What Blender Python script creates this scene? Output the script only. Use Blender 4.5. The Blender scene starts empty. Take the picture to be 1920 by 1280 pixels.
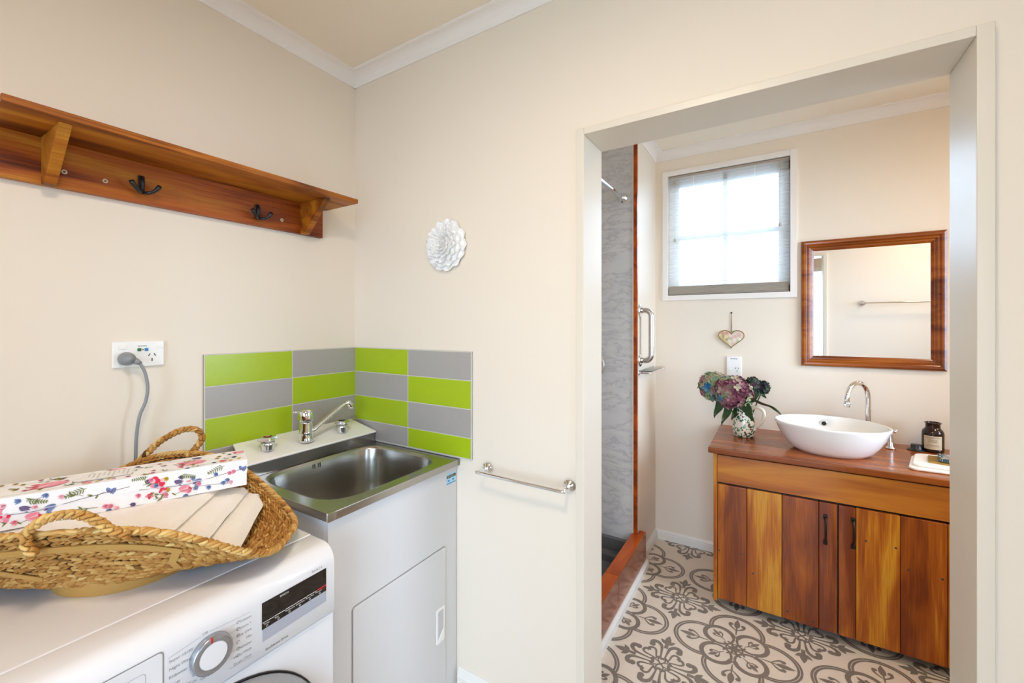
import bpy, bmesh, math, random
from mathutils import Vector, Matrix, noise
C = bpy.context.scene
COL = C.collection
PI = math.pi
sin, cos = math.sin, math.cos

# ------------------------------------------------------------------ camera, world, lights, exposure
F_PX, YAW, CAM, HORIZON = 796.6, 0.5539, (1.5406, -1.2038, 1.37), 608.8
cam_d = bpy.data.cameras.new('camera')
cam = bpy.data.objects.new('camera', cam_d); COL.objects.link(cam)
cam_d.sensor_width = 36.0; cam_d.lens = 36.0 * F_PX / 1920.0
cam_d.shift_y = (HORIZON - 640.0) / 1920.0
cam_d.clip_start = 0.02
cam.location = CAM; cam.rotation_euler = (PI / 2, 0, YAW)
C.camera = cam
C.view_settings.view_transform = 'Standard'; C.view_settings.look = 'None'
C.view_settings.gamma = 1.0; C.view_settings.use_curve_mapping = False
C.view_settings.exposure = 0.15
C.cycles.max_bounces = 14; C.cycles.diffuse_bounces = 8; C.cycles.glossy_bounces = 6
C.cycles.transparent_max_bounces = 16
C.cycles.sample_clamp_indirect = 8.0
C.cycles.caustics_reflective = False; C.cycles.caustics_refractive = False

world = bpy.data.worlds.new('world'); C.world = world; world.use_nodes = True
wn = world.node_tree.nodes
wn['Background'].inputs['Color'].default_value = (0.60, 0.78, 1.0, 1)
# the sky is brighter on the far (+y) side of the house
_tc = wn.new('ShaderNodeTexCoord'); _sp = wn.new('ShaderNodeSeparateXYZ'); _mr = wn.new('ShaderNodeMapRange')
world.node_tree.links.new(_tc.outputs['Generated'], _sp.inputs[0]); _mxx = wn.new('ShaderNodeMath'); _mxx.operation = 'MULTIPLY'; _mxx.inputs[1].default_value = 0.45
_mx2 = wn.new('ShaderNodeMath'); _mx2.operation = 'MAXIMUM'
world.node_tree.links.new(_sp.outputs['X'], _mxx.inputs[0]); world.node_tree.links.new(_mxx.outputs[0], _mx2.inputs[0])
world.node_tree.links.new(_sp.outputs['Y'], _mx2.inputs[1]); world.node_tree.links.new(_mx2.outputs[0], _mr.inputs['Value'])
_mr.inputs['From Min'].default_value = -0.1; _mr.inputs['From Max'].default_value = 0.5
_mr.inputs['To Min'].default_value = 4.6; _mr.inputs['To Max'].default_value = 18.0
world.node_tree.links.new(_mr.outputs[0], wn['Background'].inputs['Strength'])

def area(name, loc, rot, sx, sy, energy, col, portal=False, spread=PI):
    d = bpy.data.lights.new(name, 'AREA'); d.shape = 'RECTANGLE'; d.size = sx; d.size_y = sy
    d.energy = energy; d.color = col; d.spread = spread
    d.cycles.is_portal = portal
    o = bpy.data.objects.new(name, d); COL.objects.link(o); o.location = loc; o.rotation_euler = rot
    return o
# sky portals in the two window openings
area('bathroom_window_portal', (1.283, 1.80, 1.96), (-PI/2, 0, 0), 0.66, 0.78, 1, (1, 1, 1), True)
area('laundry_window_portal', (1.65, -2.60, 1.12), (PI/2, 0, 0), 1.5, 2.1, 1, (1, 1, 1), True)
area('added_window_portal', (3.19, -1.65, 1.55), (PI/2, 0, PI/2), 0.45, 0.95, 1, (1, 1, 1), True)  # portal of the added laundry side window
area('bathroom_side_portal', (3.19, 0.77, 1.50), (PI/2, 0, PI/2), 0.95, 1.2, 1, (1, 1, 1), True)
# flush ceiling lamps (their diffusers are modelled further down)
def lamp(name, loc, r, energy, col):
    d = bpy.data.lights.new(name, 'AREA'); d.shape = 'DISK'; d.size = 2 * r; d.energy = energy; d.color = col
    o = bpy.data.objects.new(name, d); COL.objects.link(o); o.location = loc
    return o
lamp('laundry_lamp_light', (1.30, -1.15, 2.352), 0.15, 12.5, (1.0, 0.81, 0.62))
lamp('bathroom_lamp_light', (2.70, 0.62, 2.384), 0.15, 9.5, (1.0, 0.78, 0.55))

# ------------------------------------------------------------------ mesh helpers
class MB:
    def __init__(s): s.v = []; s.f = []; s.m = []; s.t = []; s.s = []
    def add(s, vs, fs, mat=0, tone=0.5, smooth=False):
        b = len(s.v); s.v += [Vector(q) for q in vs]
        for f in fs:
            s.f.append([b + i for i in f]); s.m.append(mat); s.t.append(tone); s.s.append(smooth)
        return s
    def box(s, x0, x1, y0, y1, z0, z1, bev=0, mat=0, tone=0.5, M=None, seg=2):
        bm = bmesh.new()
        bmesh.ops.create_cube(bm, size=1)
        for v in bm.verts:
            v.co = Vector(((x0+x1)/2 + v.co.x*(x1-x0), (y0+y1)/2 + v.co.y*(y1-y0), (z0+z1)/2 + v.co.z*(z1-z0)))
        if bev: bmesh.ops.bevel(bm, geom=list(bm.edges), offset=bev, segments=seg, affect='EDGES', profile=0.5)
        return s.bm(bm, mat, tone, bool(bev), M)
    def bm(s, bm, mat=0, tone=0.5, smooth=False, M=None):
        bm.verts.index_update()
        vs = [(M @ v.co if M else v.co.copy()) for v in bm.verts]
        s.add(vs, [[v.index for v in f.verts] for f in bm.faces], mat, tone, smooth); bm.free(); return s
    def prism(s, poly, fn, d0, d1, mat=0, tone=0.5, bev=0, smooth=False):
        # poly: 2D outline, fn(u, v, d) -> 3D
        n = len(poly)
        vs = [fn(u, v, d0) for u, v in poly] + [fn(u, v, d1) for u, v in poly]
        fs = [list(range(n))[::-1], list(range(n, 2*n))] + [[i, (i+1) % n, n+(i+1) % n, n+i] for i in range(n)]
        bm = bmesh.new(); bv = [bm.verts.new(q) for q in vs]
        for f in fs: bm.faces.new([bv[i] for i in f])
        bmesh.ops.recalc_face_normals(bm, faces=bm.faces)
        if bev: bmesh.ops.bevel(bm, geom=list(bm.edges), offset=bev, segments=2, affect='EDGES', profile=0.5)
        return s.bm(bm, mat, tone, smooth)
    def tube(s, pts, r, seg=10, mat=0, tone=0.5, closed=False, caps=True, flat=1.0, upv=None):
        pts = [Vector(p) for p in pts]; n = len(pts)
        rs = r if isinstance(r, (list, tuple)) else [r]*n
        tang = []
        for i in range(n):
            a = pts[(i-1) % n] if (closed or i > 0) else pts[0]
            b = pts[(i+1) % n] if (closed or i < n-1) else pts[-1]
            t = (b-a); tang.append(t.normalized() if t.length > 1e-9 else Vector((0, 0, 1)))
        up = Vector(upv) if upv else (Vector((0, 0, 1)) if abs(tang[0].z) < 0.9 else Vector((1, 0, 0)))
        vs = []; nn = (up - tang[0]*up.dot(tang[0])).normalized()
        for i in range(n):
            if upv: nn = Vector(upv)
            nn = nn - tang[i]*nn.dot(tang[i]); nn.normalize()
            bb = tang[i].cross(nn)
            for k in range(seg):
                a = 2*PI*k/seg
                vs.append(pts[i] + nn*cos(a)*rs[i]*flat + bb*sin(a)*rs[i])
        fs = []
        for i in range(n if closed else n-1):
            j = (i+1) % n
            for k in range(seg):
                k2 = (k+1) % seg
                fs.append([i*seg+k, i*seg+k2, j*seg+k2, j*seg+k])
        if caps and not closed:
            fs += [list(range(seg))[::-1], [(n-1)*seg+k for k in range(seg)]]
        return s.add(vs, fs, mat, tone, True)
    def lathe(s, prof, c=(0, 0, 0), seg=32, mat=0, tone=0.5, sx=1, sy=1, M=None, smooth=True):
        vs = []; n = len(prof)
        for r, z in prof:
            for k in range(seg):
                a = 2*PI*k/seg
                q = Vector((r*cos(a)*sx, r*sin(a)*sy, z))
                if M: q = M @ q
                vs.append(q + Vector(c))
        fs = []
        for i in range(n-1):
            for k in range(seg):
                k2 = (k+1) % seg
                fs.append([i*seg+k, i*seg+k2, (i+1)*seg+k2, (i+1)*seg+k])
        fs += [list(range(seg))[::-1], [(n-1)*seg+k for k in range(seg)]]
        return s.add(vs, fs, mat, tone, smooth)
    def grid(s, fn, nu, nv, mat=0, tone=0.5, closeu=False, closev=False, smooth=True):
        mu = nu if closeu else nu+1; mv = nv if closev else nv+1
        vs = [fn(i/nu, j/nv) for i in range(mu) for j in range(mv)]
        fs = [[i*mv+j, ((i+1) % mu)*mv+j, ((i+1) % mu)*mv+(j+1) % mv, i*mv+(j+1) % mv]
              for i in range(nu) for j in range(nv)]
        return s.add(vs, fs, mat, tone, smooth)

def tag(o, label=None, cat=None, group=None, kind=None):
    if label: o['label'] = label
    if cat: o['category'] = cat
    if group: o['group'] = group
    if kind: o['kind'] = kind
    return o
LOC = {}
def link(name, mb, mats, parent=None, loc=None, label=None, sub=0, fix=True):
    """world-space mesh data; the object's origin becomes loc (or the parent's origin)"""
    if not isinstance(mats, (list, tuple)): mats = [mats]
    off = Vector((0, 0, 0))
    if parent is not None: off = LOC[parent]
    elif loc is not None: off = Vector(loc)
    else:
        xs = [v.x for v in mb.v]; ys = [v.y for v in mb.v]; zs = [v.z for v in mb.v]
        off = Vector(((min(xs)+max(xs))/2, (min(ys)+max(ys))/2, min(zs)))
    me = bpy.data.meshes.new(name)
    me.from_pydata([v - off for v in mb.v], [], mb.f)
    for m in mats: me.materials.append(m)
    me.polygons.foreach_set('material_index', mb.m)
    me.polygons.foreach_set('use_smooth', mb.s)
    at = me.attributes.new('tone', 'FLOAT', 'FACE'); at.data.foreach_set('value', mb.t)
    me.update()
    if fix:
        bm = bmesh.new(); bm.from_mesh(me)
        bmesh.ops.recalc_face_normals(bm, faces=bm.faces); bm.to_mesh(me); bm.free()
    o = bpy.data.objects.new(name, me); COL.objects.link(o)
    if parent is not None: o.parent = parent
    else: o.location = off
    LOC[o] = off
    if any(mb.s):
        try:
            md = o.modifiers.new('weighted', 'WEIGHTED_NORMAL'); md.keep_sharp = False
        except Exception: pass
        if len(mb.f) > 6000: o.modifiers.clear()
    if sub:
        md = o.modifiers.new('subdiv', 'SUBSURF'); md.levels = sub; md.render_levels = sub
    if label: o['label'] = label
    return o
def thing(name, loc, label, cat, group=None):
    o = bpy.data.objects.new(name, None); COL.objects.link(o); o.location = loc
    o.empty_display_size = 0.05
    LOC[o] = Vector(loc)
    return tag(o, label, cat, group)
def struct(name, mb, mats, **k):
    return tag(link(name, mb, mats, **k), kind='structure')
def text(name, s, origin, size, mat, parent, right, up, align='LEFT', thick=0.0, font_scale=1.0):
    cu = bpy.data.curves.new('txt', 'FONT'); cu.body = s; cu.size = size; cu.align_x = align
    cu.resolution_u = 3; cu.extrude = thick
    tmp = bpy.data.objects.new('txt', cu); COL.objects.link(tmp)
    bpy.context.view_layer.update()
    dg = bpy.context.evaluated_depsgraph_get()
    me = bpy.data.meshes.new_from_object(tmp.evaluated_get(dg))
    r = Vector(right); u = Vector(up); n = r.cross(u)
    M = Matrix(((r.x, u.x, n.x), (r.y, u.y, n.y), (r.z, u.z, n.z)))
    mb = MB(); mb.add([M @ (v.co*font_scale) + Vector(origin) for v in me.vertices], [list(p.vertices) for p in me.polygons])
    bpy.data.objects.remove(tmp); bpy.data.curves.remove(cu); bpy.data.meshes.remove(me)
    if parent is None: return mb
    return link(name, mb, mat, parent, fix=False)
def bez(p0, p1, p2, p3, n=12):
    p0, p1, p2, p3 = map(Vector, (p0, p1, p2, p3)); out = []
    for i in range(n+1):
        t = i/n; out.append(p0*(1-t)**3 + p1*3*t*(1-t)**2 + p2*3*t*t*(1-t) + p3*t**3)
    return out
def catmull(P, n=6, closed=False):
    P = [Vector(p) for p in P]; out = []; N = len(P)
    for i in range(N if closed else N-1):
        g = (lambda k: P[k % N]) if closed else (lambda k: P[max(0, min(N-1, k))])
        a, b, c, d = g(i-1), g(i), g(i+1), g(i+2)
        for j in range(n):
            t = j/n
            out.append(0.5*((2*b) + (c-a)*t + (2*a-5*b+4*c-d)*t*t + (3*b-a-3*c+d)*t**3))
    if not closed: out.append(P[-1])
    return out
FZ = [0.0004]
def bump_z(): FZ[0] = 0.0004 + (FZ[0] - 0.0004 + 0.00001) % 0.0008
# flat pattern pieces (2D) laid on a surface through map fn(u, v) -> 3D
class Pat:
    def __init__(s, mb, fn, mat): s.mb = mb; s.fn = fn; s.mat = mat
    def ribbon(s, pts, w, closed=False, mat=None):
        bump_z()
        n = len(pts); ws = w if isinstance(w, (list, tuple)) else [w]*n
        L = []; R = []
        for i in range(n):
            a = pts[(i-1) % n] if (closed or i) else pts[0]; b = pts[(i+1) % n] if (closed or i < n-1) else pts[-1]
            dx, dy = b[0]-a[0], b[1]-a[1]; l = math.hypot(dx, dy) or 1
            nx, ny = -dy/l*ws[i]/2, dx/l*ws[i]/2
            L.append((pts[i][0]+nx, pts[i][1]+ny)); R.append((pts[i][0]-nx, pts[i][1]-ny))
        vs = [s.fn(*q) for q in L+R]
        fs = [[n+i, n+(i+1) % n, (i+1) % n, i] for i in range(n if closed else n-1)]
        s.mb.add(vs, fs, s.mat if mat is None else mat)
    def poly(s, pts, mat=None):
        bump_z()
        s.mb.add([s.fn(*q) for q in pts], [list(range(len(pts)))], s.mat if mat is None else mat)
    def leaf(s, x, y, a, L, w, mat=None):
        pts = []
        for k in range(9): t = k/8; pts.append((t*L, w/2*sin(PI*t**0.8)))
        for k in range(7, 0, -1): t = k/8; pts.append((t*L, -w/2*sin(PI*t**0.8)))
        c, d = cos(a), sin(a)
        s.poly([(x+c*p-d*q, y+d*p+c*q) for p, q in pts], mat)
    def disc(s, x, y, r, mat=None, n=14, rx=1, ry=1):
        s.poly([(x+r*rx*cos(2*PI*k/n), y+r*ry*sin(2*PI*k/n)) for k in range(n)], mat)
    def arc(s, x, y, r, a0, a1, w, n=28, mat=None):
        s.ribbon([(x+r*cos(a0+(a1-a0)*k/n), y+r*sin(a0+(a1-a0)*k/n)) for k in range(n+1)], w, mat=mat)

# ------------------------------------------------------------------ materials
def newmat(name):
    m = bpy.data.materials.new(name); m.use_nodes = True
    nt = m.node_tree; return m, nt, nt.nodes['Principled BSDF']
def rgb(h):
    h = h.lstrip('#'); c = [int(h[i:i+2], 16)/255 for i in (0, 2, 4)]
    return tuple([(x/12.92 if x <= 0.04045 else ((x+0.055)/1.055)**2.4) for x in c] + [1])
def plain(name, col, rough=0.5, metal=0, bump=0, bscale=200, coat=0, spec=0.5, var=0, vscale=3, emis=None, sheen=0, trans=0):
    m, nt, b = newmat(name)
    col = rgb(col) if isinstance(col, str) else col
    b.inputs['Base Color'].default_value = col; b.inputs['Roughness'].default_value = rough
    b.inputs['Metallic'].default_value = metal; b.inputs['Coat Weight'].default_value = coat
    b.inputs['Specular IOR Level'].default_value = spec
    b.inputs['Sheen Weight'].default_value = sheen
    b.inputs['Transmission Weight'].default_value = trans
    N = nt.nodes.new; L = nt.links.new
    tc = N('ShaderNodeTexCoord')
    if var:
        n = N('ShaderNodeTexNoise'); n.inputs['Scale'].default_value = vscale; n.inputs['Detail'].default_value = 4
        L(tc.outputs['Object'], n.inputs['Vector'])
        mx = N('ShaderNodeMix'); mx.data_type = 'RGBA'
        mx.inputs[6].default_value = tuple(c*(1-var) for c in col[:3]) + (1,)
        mx.inputs[7].default_value = tuple(min(1, c*(1+var)) for c in col[:3]) + (1,)
        L(n.outputs['Fac'], mx.inputs[0]); L(mx.outputs[2], b.inputs['Base Color'])
    if bump:
        n = N('ShaderNodeTexNoise'); n.inputs['Scale'].default_value = bscale; n.inputs['Detail'].default_value = 3
        L(tc.outputs['Object'], n.inputs['Vector'])
        bp = N('ShaderNodeBump'); bp.inputs['Strength'].default_value = bump; bp.inputs['Distance'].default_value = 0.002
        L(n.outputs['Fac'], bp.inputs['Height']); L(bp.outputs[0], b.inputs['Normal'])
    if emis:
        b.inputs['Emission Color'].default_value = emis[0]; b.inputs['Emission Strength'].default_value = emis[1]
    return m
def ramp(nt, stops):
    r = nt.nodes.new('ShaderNodeValToRGB'); e = r.color_ramp.elements
    while len(e) < len(stops): e.new(0.5)
    for i, (p, c) in enumerate(stops): e[i].position = p; e[i].color = rgb(c) if isinstance(c, str) else c
    return r
def wood(name, stops, axis='x', rough=0.35, coat=0.3, grain=1.0, knots=0.0, contrast=1.5, shift=0.03):
    m, nt, b = newmat(name); N = nt.nodes.new; L = nt.links.new
    tc = N('ShaderNodeTexCoord'); mp = N('ShaderNodeMapping'); at = N('ShaderNodeAttribute'); at.attribute_name = 'tone'
    sc = {'x': (1, 9, 9), 'y': (9, 1, 9), 'z': (9, 9, 1)}[axis]
    mp.inputs['Scale'].default_value = sc
    L(tc.outputs['Object'], mp.inputs['Vector'])
    ml = N('ShaderNodeMath'); ml.operation = 'MULTIPLY'; ml.inputs[1].default_value = 37.0; L(at.outputs['Fac'], ml.inputs[0])
    cb = N('ShaderNodeCombineXYZ')
    for i in range(3): L(ml.outputs[0], cb.inputs[i])
    ad = N('ShaderNodeVectorMath'); ad.operation = 'ADD'; L(mp.outputs[0], ad.inputs[0]); L(cb.outputs[0], ad.inputs[1])
    n1 = N('ShaderNodeTexNoise'); n1.inputs['Scale'].default_value = 1.6; n1.inputs['Detail'].default_value = 3; n1.inputs['Distortion'].default_value = 0.7
    L(ad.outputs[0], n1.inputs['Vector'])
    n2 = N('ShaderNodeTexNoise'); n2.inputs['Scale'].default_value = 14; n2.inputs['Detail'].default_value = 8; n2.inputs['Roughness'].default_value = 0.7
    mp2 = N('ShaderNodeMapping'); mp2.inputs['Scale'].default_value = tuple((0.35 if k == 1 else 1.6) for k in sc)
    L(ad.outputs[0], mp2.inputs['Vector']); L(mp2.outputs[0], n2.inputs['Vector'])
    mx = N('ShaderNodeMath'); mx.operation = 'MULTIPLY_ADD'; mx.inputs[1].default_value = 0.35*grain
    L(n2.outputs['Fac'], mx.inputs[0]); L(n1.outputs['Fac'], mx.inputs[2])
    t2 = N('ShaderNodeMath'); t2.operation = 'MULTIPLY_ADD'; t2.inputs[1].default_value = 0.35; 
    L(at.outputs['Fac'], t2.inputs[0]); L(mx.outputs[0], t2.inputs[2])
    sb = N('ShaderNodeMath'); sb.operation = 'SUBTRACT'; sb.inputs[1].default_value = 0.175*grain+0.175; L(t2.outputs[0], sb.inputs[0])
    ct = N('ShaderNodeMath'); ct.operation = 'MULTIPLY_ADD'; ct.inputs[1].default_value = contrast; ct.inputs[2].default_value = 0.5-0.5*contrast-shift
    L(sb.outputs[0], ct.inputs[0])
    r = ramp(nt, stops); L(ct.outputs[0], r.inputs['Fac'])
    out = r.outputs['Color']
    if knots:
        v = N('ShaderNodeTexVoronoi'); v.inputs['Scale'].default_value = knots; L(tc.outputs['Object'], v.inputs['Vector'])
        c = N('ShaderNodeMath'); c.operation = 'LESS_THAN'; c.inputs[1].default_value = 0.055; L(v.outputs['Distance'], c.inputs[0])
        k = N('ShaderNodeMix'); k.data_type = 'RGBA'; k.inputs[7].default_value = (0.03, 0.012, 0.006, 1)
        L(c.outputs[0], k.inputs[0]); L(out, k.inputs[6]); out = k.outputs[2]
    L(out, b.inputs['Base Color'])
    b.inputs['Roughness'].default_value = rough; b.inputs['Coat Weight'].default_value = coat; b.inputs['Coat Roughness'].default_value = 0.12
    b.inputs['Specular IOR Level'].default_value = 0.35
    bp = N('ShaderNodeBump'); bp.inputs['Strength'].default_value = 0.15; bp.inputs['Distance'].default_value = 0.001
    L(n2.outputs['Fac'], bp.inputs['Height']); L(bp.outputs[0], b.inputs['Normal'])
    return m

M_ = {}
M_['cream'] = plain('cream_wall_paint', '#EADFCF', 0.55, bump=0.05, bscale=300, spec=0.3)
M_['bath_wall'] = plain('cream_bathroom_paint', '#EDE2D2', 0.5, bump=0.05, bscale=300, spec=0.3)
M_['ceil'] = plain('ceiling_paint', '#F2E8D8', 0.9, bump=0.25, bscale=160, spec=0.1)
M_['trim'] = plain('white_gloss_trim', '#ECEAE4', 0.28, spec=0.5)
M_['jamb'] = plain('off_white_jamb_paint', '#E2D9C9', 0.35, spec=0.5)
M_['cornice'] = plain('white_cornice', '#F0ECE8', 0.7)
M_['white'] = plain('white_enamel', '#E6E6E9', 0.22, coat=0.3)
M_['cabwhite'] = plain('white_cabinet_enamel', '#D2D2D3', 0.3)
M_['line'] = plain('shadow_line_grey', '#8E8E92', 0.6)
M_['plastic'] = plain('white_plastic', '#F4F3F0', 0.3)
M_['chrome'] = plain('chrome', (0.85, 0.86, 0.88, 1), 0.07, metal=1)
M_['brushed'] = plain('brushed_steel', (0.62, 0.60, 0.57, 1), 0.24, metal=1, bump=0.08, bscale=500)
M_['sinksteel'] = plain('sink_steel', (0.44, 0.42, 0.39, 1), 0.24, metal=1)
M_['black'] = plain('black_metal', (0.012, 0.012, 0.014, 1), 0.3)
M_['darkbronze'] = plain('dark_bronze', (0.02, 0.015, 0.012, 1), 0.35, metal=0.6)
M_['green'] = plain('lime_green_tile', '#A6BE1C', 0.28, coat=0.0, var=0.03, vscale=60)
M_['grey'] = plain('grey_tile', '#A8A39E', 0.3, coat=0.0, var=0.04, vscale=60)
M_['grout'] = plain('pale_grout', '#CFCBC0', 0.8)
M_['greyplug'] = plain('grey_plastic', '#8C9093', 0.45)
M_['ceramic'] = plain('white_ceramic', '#F4F3F1', 0.08, coat=0.6)
M_['plaster'] = plain('white_plaster', '#F3F2F0', 0.55)
M_['mirror'] = plain('mirror_glass', (0.92, 0.93, 0.93, 1), 0.0, metal=1)
M_['towel'] = plain('cream_towel', '#FAF3EA', 0.95, bump=1.0, bscale=420, sheen=0.3)
M_['tray'] = plain('dark_grey_shower', '#6A6B6E', 0.4)
M_['amber'] = plain('amber_glass', (0.022, 0.008, 0.003, 1), 0.08, coat=0.1)
M_['labelp'] = plain('cream_paper', '#D9CDB4', 0.7)
M_['ink'] = plain('dark_ink', '#3A3630', 0.7)
M_['greyink'] = plain('grey_print', '#8A8C94', 0.6)
M_['whiteink'] = plain('white_print', '#E6E6E6', 0.6)
M_['redink'] = plain('red_print', '#C8202C', 0.5)
M_['display'] = plain('dark_display', '#1C1614', 0.12, coat=0.5)
M_['silver'] = plain('silver_strip', '#B4B8C6', 0.3, metal=0.2)
M_['knobring'] = plain('silver_knob_ring', '#A6A8AE', 0.25, metal=0.7)
M_['bamboo'] = plain('bamboo_strip', '#B58A45', 0.45, var=0.15, vscale=8)
M_['vinyl'] = plain('vinyl_base', '#E2D6C6', 0.38, var=0.05, vscale=9, coat=0.1)
M_['vinylink'] = plain('vinyl_pattern_grey', '#827970', 0.38, var=0.1, vscale=40, coat=0.1)
M_['blueglass'] = plain('fence_paint', '#8FA6BE', 0.5)

SH = [(0.22, '#5F2E10'), (0.38, '#8E4A1A'), (0.52, '#B06A28'), (0.68, '#BE7C30'), (0.85, '#CE9345')]
M_['shelf_x'] = wood('shelf_timber_long', [(0.16, '#582B09'), (0.36, '#8D4B0E'), (0.5, '#AD6315'), (0.66, '#B8751C'), (0.85, '#CB8C2F')], 'y', 0.5, 0.1, grain=1.5)
M_['shelf_b'] = wood('shelf_timber_board', [(0.16, '#551F06'), (0.36, '#853909'), (0.5, '#A2500C'), (0.66, '#AF6310'), (0.85, '#C28022')], 'y', 0.45, 0.1, grain=1.5)
M_['shelf_e'] = wood('shelf_timber_edge', SH, 'z', 0.5, 0.1, grain=1.5)
M_['vtop'] = wood('vanity_top_timber', [(0.2, '#7C3B0E'), (0.42, '#904812'), (0.56, '#9C5116'), (0.7, '#A85A1C'), (0.9, '#B46426')], 'x', 0.2, 0.15, grain=0.5)
M_['vdoor'] = wood('vanity_door_timber', [(0.14, '#733007'), (0.34, '#95490A'), (0.48, '#A95A10'), (0.60, '#BC7317'), (0.74, '#CF9427'), (0.86, '#BC7317')], 'z', 0.28, 0.4, grain=1.5)
M_['vrail'] = wood('vanity_rail_timber', [(0.2, '#9C5514'), (0.4, '#B3681C'), (0.6, '#BE7623'), (0.8, '#C98A2F')], 'x', 0.3, 0.3, grain=0.7)
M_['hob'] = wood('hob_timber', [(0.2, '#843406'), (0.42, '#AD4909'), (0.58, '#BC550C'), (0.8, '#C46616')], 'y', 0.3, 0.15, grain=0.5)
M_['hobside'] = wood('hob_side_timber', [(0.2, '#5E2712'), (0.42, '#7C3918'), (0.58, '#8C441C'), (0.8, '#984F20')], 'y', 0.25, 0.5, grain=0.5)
M_['mframe'] = wood('mirror_frame_timber', [(0.2, '#642A07'), (0.42, '#89430A'), (0.58, '#9C510F'), (0.8, '#AD661A')], 'x', 0.25, 0.5, grain=0.8)

def marble():
    m, nt, b = newmat('grey_marble'); N = nt.nodes.new; L = nt.links.new
    tc = N('ShaderNodeTexCoord'); mp = N('ShaderNodeMapping'); mp.inputs['Rotation'].default_value = (0, 0.75, 0); mp.inputs['Scale'].default_value = (0.8, 0.8, 2.0)
    L(tc.outputs['Object'], mp.inputs['Vector'])
    n = N('ShaderNodeTexNoise'); n.inputs['Scale'].default_value = 5.5; n.inputs['Detail'].default_value = 9; n.inputs['Roughness'].default_value = 0.66; n.inputs['Distortion'].default_value = 0.5
    L(mp.outputs[0], n.inputs['Vector'])
    r = ramp(nt, [(0.40, '#E0DFDE'), (0.475, '#D9D8D8'), (0.5, '#C4C3C5'), (0.525, '#D9D8D7'), (0.62, '#E2E1DF')]); L(n.outputs['Fac'], r.inputs['Fac'])
    L(r.outputs[0], b.inputs['Base Color']); b.inputs['Roughness'].default_value = 0.3
    return m
M_['marble'] = marble()
def tonemat(name, stops, rough=0.7, spec=0.3, trans=0.0):
    m, nt, b = newmat(name); at = nt.nodes.new('ShaderNodeAttribute'); at.attribute_name = 'tone'
    r = ramp(nt, stops); nt.links.new(at.outputs['Fac'], r.inputs['Fac']); nt.links.new(r.outputs[0], b.inputs['Base Color'])
    b.inputs['Roughness'].default_value = rough; b.inputs['Specular IOR Level'].default_value = spec
    return m
M_['straw'] = tonemat('seagrass', [(0, '#2E1C0C'), (0.12, '#5E3A18'), (0.3, '#96642A'), (0.6, '#B88440'), (1, '#D8B470')], 0.6)
M_['petal'] = tonemat('hydrangea_petals', [(0, '#5E2E3C'), (0.2, '#844A5C'), (0.36, '#9C6C74'), (0.5, '#AE9A8C'), (0.62, '#A2A87A'), (0.76, '#8A9E74'), (0.87, '#86AC9C'), (0.95, '#5C94A8'), (1.0, '#2F6FA0')], 0.6)
M_['petaldark'] = tonemat('dark_hydrangea_petals', [(0, '#231A24'), (0.4, '#2E3A38'), (0.8, '#4A5A48'), (1, '#5C3550')], 0.6)
M_['leaf'] = plain('dark_green_leaf', '#28451C', 0.35, var=0.3, vscale=20, coat=0.2)
def spots(name, base, cols, scale, thr):
    m, nt, b = newmat(name); N = nt.nodes.new; L = nt.links.new
    tc = N('ShaderNodeTexCoord'); v = N('ShaderNodeTexVoronoi'); v.inputs['Scale'].default_value = scale; L(tc.outputs['Object'], v.inputs['Vector'])
    n = N('ShaderNodeTexNoise'); n.inputs['Scale'].default_value = scale*0.22; L(tc.outputs['Object'], n.inputs['Vector'])
    c = N('ShaderNodeMath'); c.operation = 'LESS_THAN'; c.inputs[1].default_value = thr; L(v.outputs['Distance'], c.inputs[0])
    g = N('ShaderNodeMath'); g.operation = 'GREATER_THAN'; g.inputs[1].default_value = 0.41; L(n.outputs['Fac'], g.inputs[0])
    mu = N('ShaderNodeMath'); mu.operation = 'MULTIPLY'; L(c.outputs[0], mu.inputs[0]); L(g.outputs[0], mu.inputs[1])
    s = N('ShaderNodeSeparateColor'); L(v.outputs['Color'], s.inputs[0])
    r = ramp(nt, cols); r.color_ramp.interpolation = 'CONSTANT'; L(s.outputs[0], r.inputs['Fac'])
    k = N('ShaderNodeMix'); k.data_type = 'RGBA'; k.inputs[6].default_value = rgb(base); L(r.outputs[0], k.inputs[7]); L(mu.outputs[0], k.inputs[0])
    L(k.outputs[2], b.inputs['Base Color']); b.inputs['Roughness'].default_value = 0.12; b.inputs['Coat Weight'].default_value = 0.5
    return m
M_['satin'] = plain('satin_chrome', (0.80, 0.81, 0.83, 1), 0.16, metal=1)
M_['jug'] = spots('green_leaf_print_ceramic', '#EEE6D6', [(0, '#2F6A46'), (0.35, '#4C8A5A'), (0.6, '#33513A'), (0.85, '#6B4A50')], 78, 0.50)
M_['soapm'] = spots('floral_soap', '#2F5260', [(0, '#6FB09C'), (0.3, '#E4E8E0'), (0.5, '#C85A6A'), (0.7, '#3D8C8E'), (0.9, '#E8D8B0')], 150, 0.5)
M_['heartm'] = spots('rose_print_heart', '#C8B184', [(0, '#B98A62'), (0.3, '#D9C79A'), (0.5, '#C9907C'), (0.7, '#A79A5E'), (0.9, '#DDB8A0')], 55, 0.62)
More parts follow.
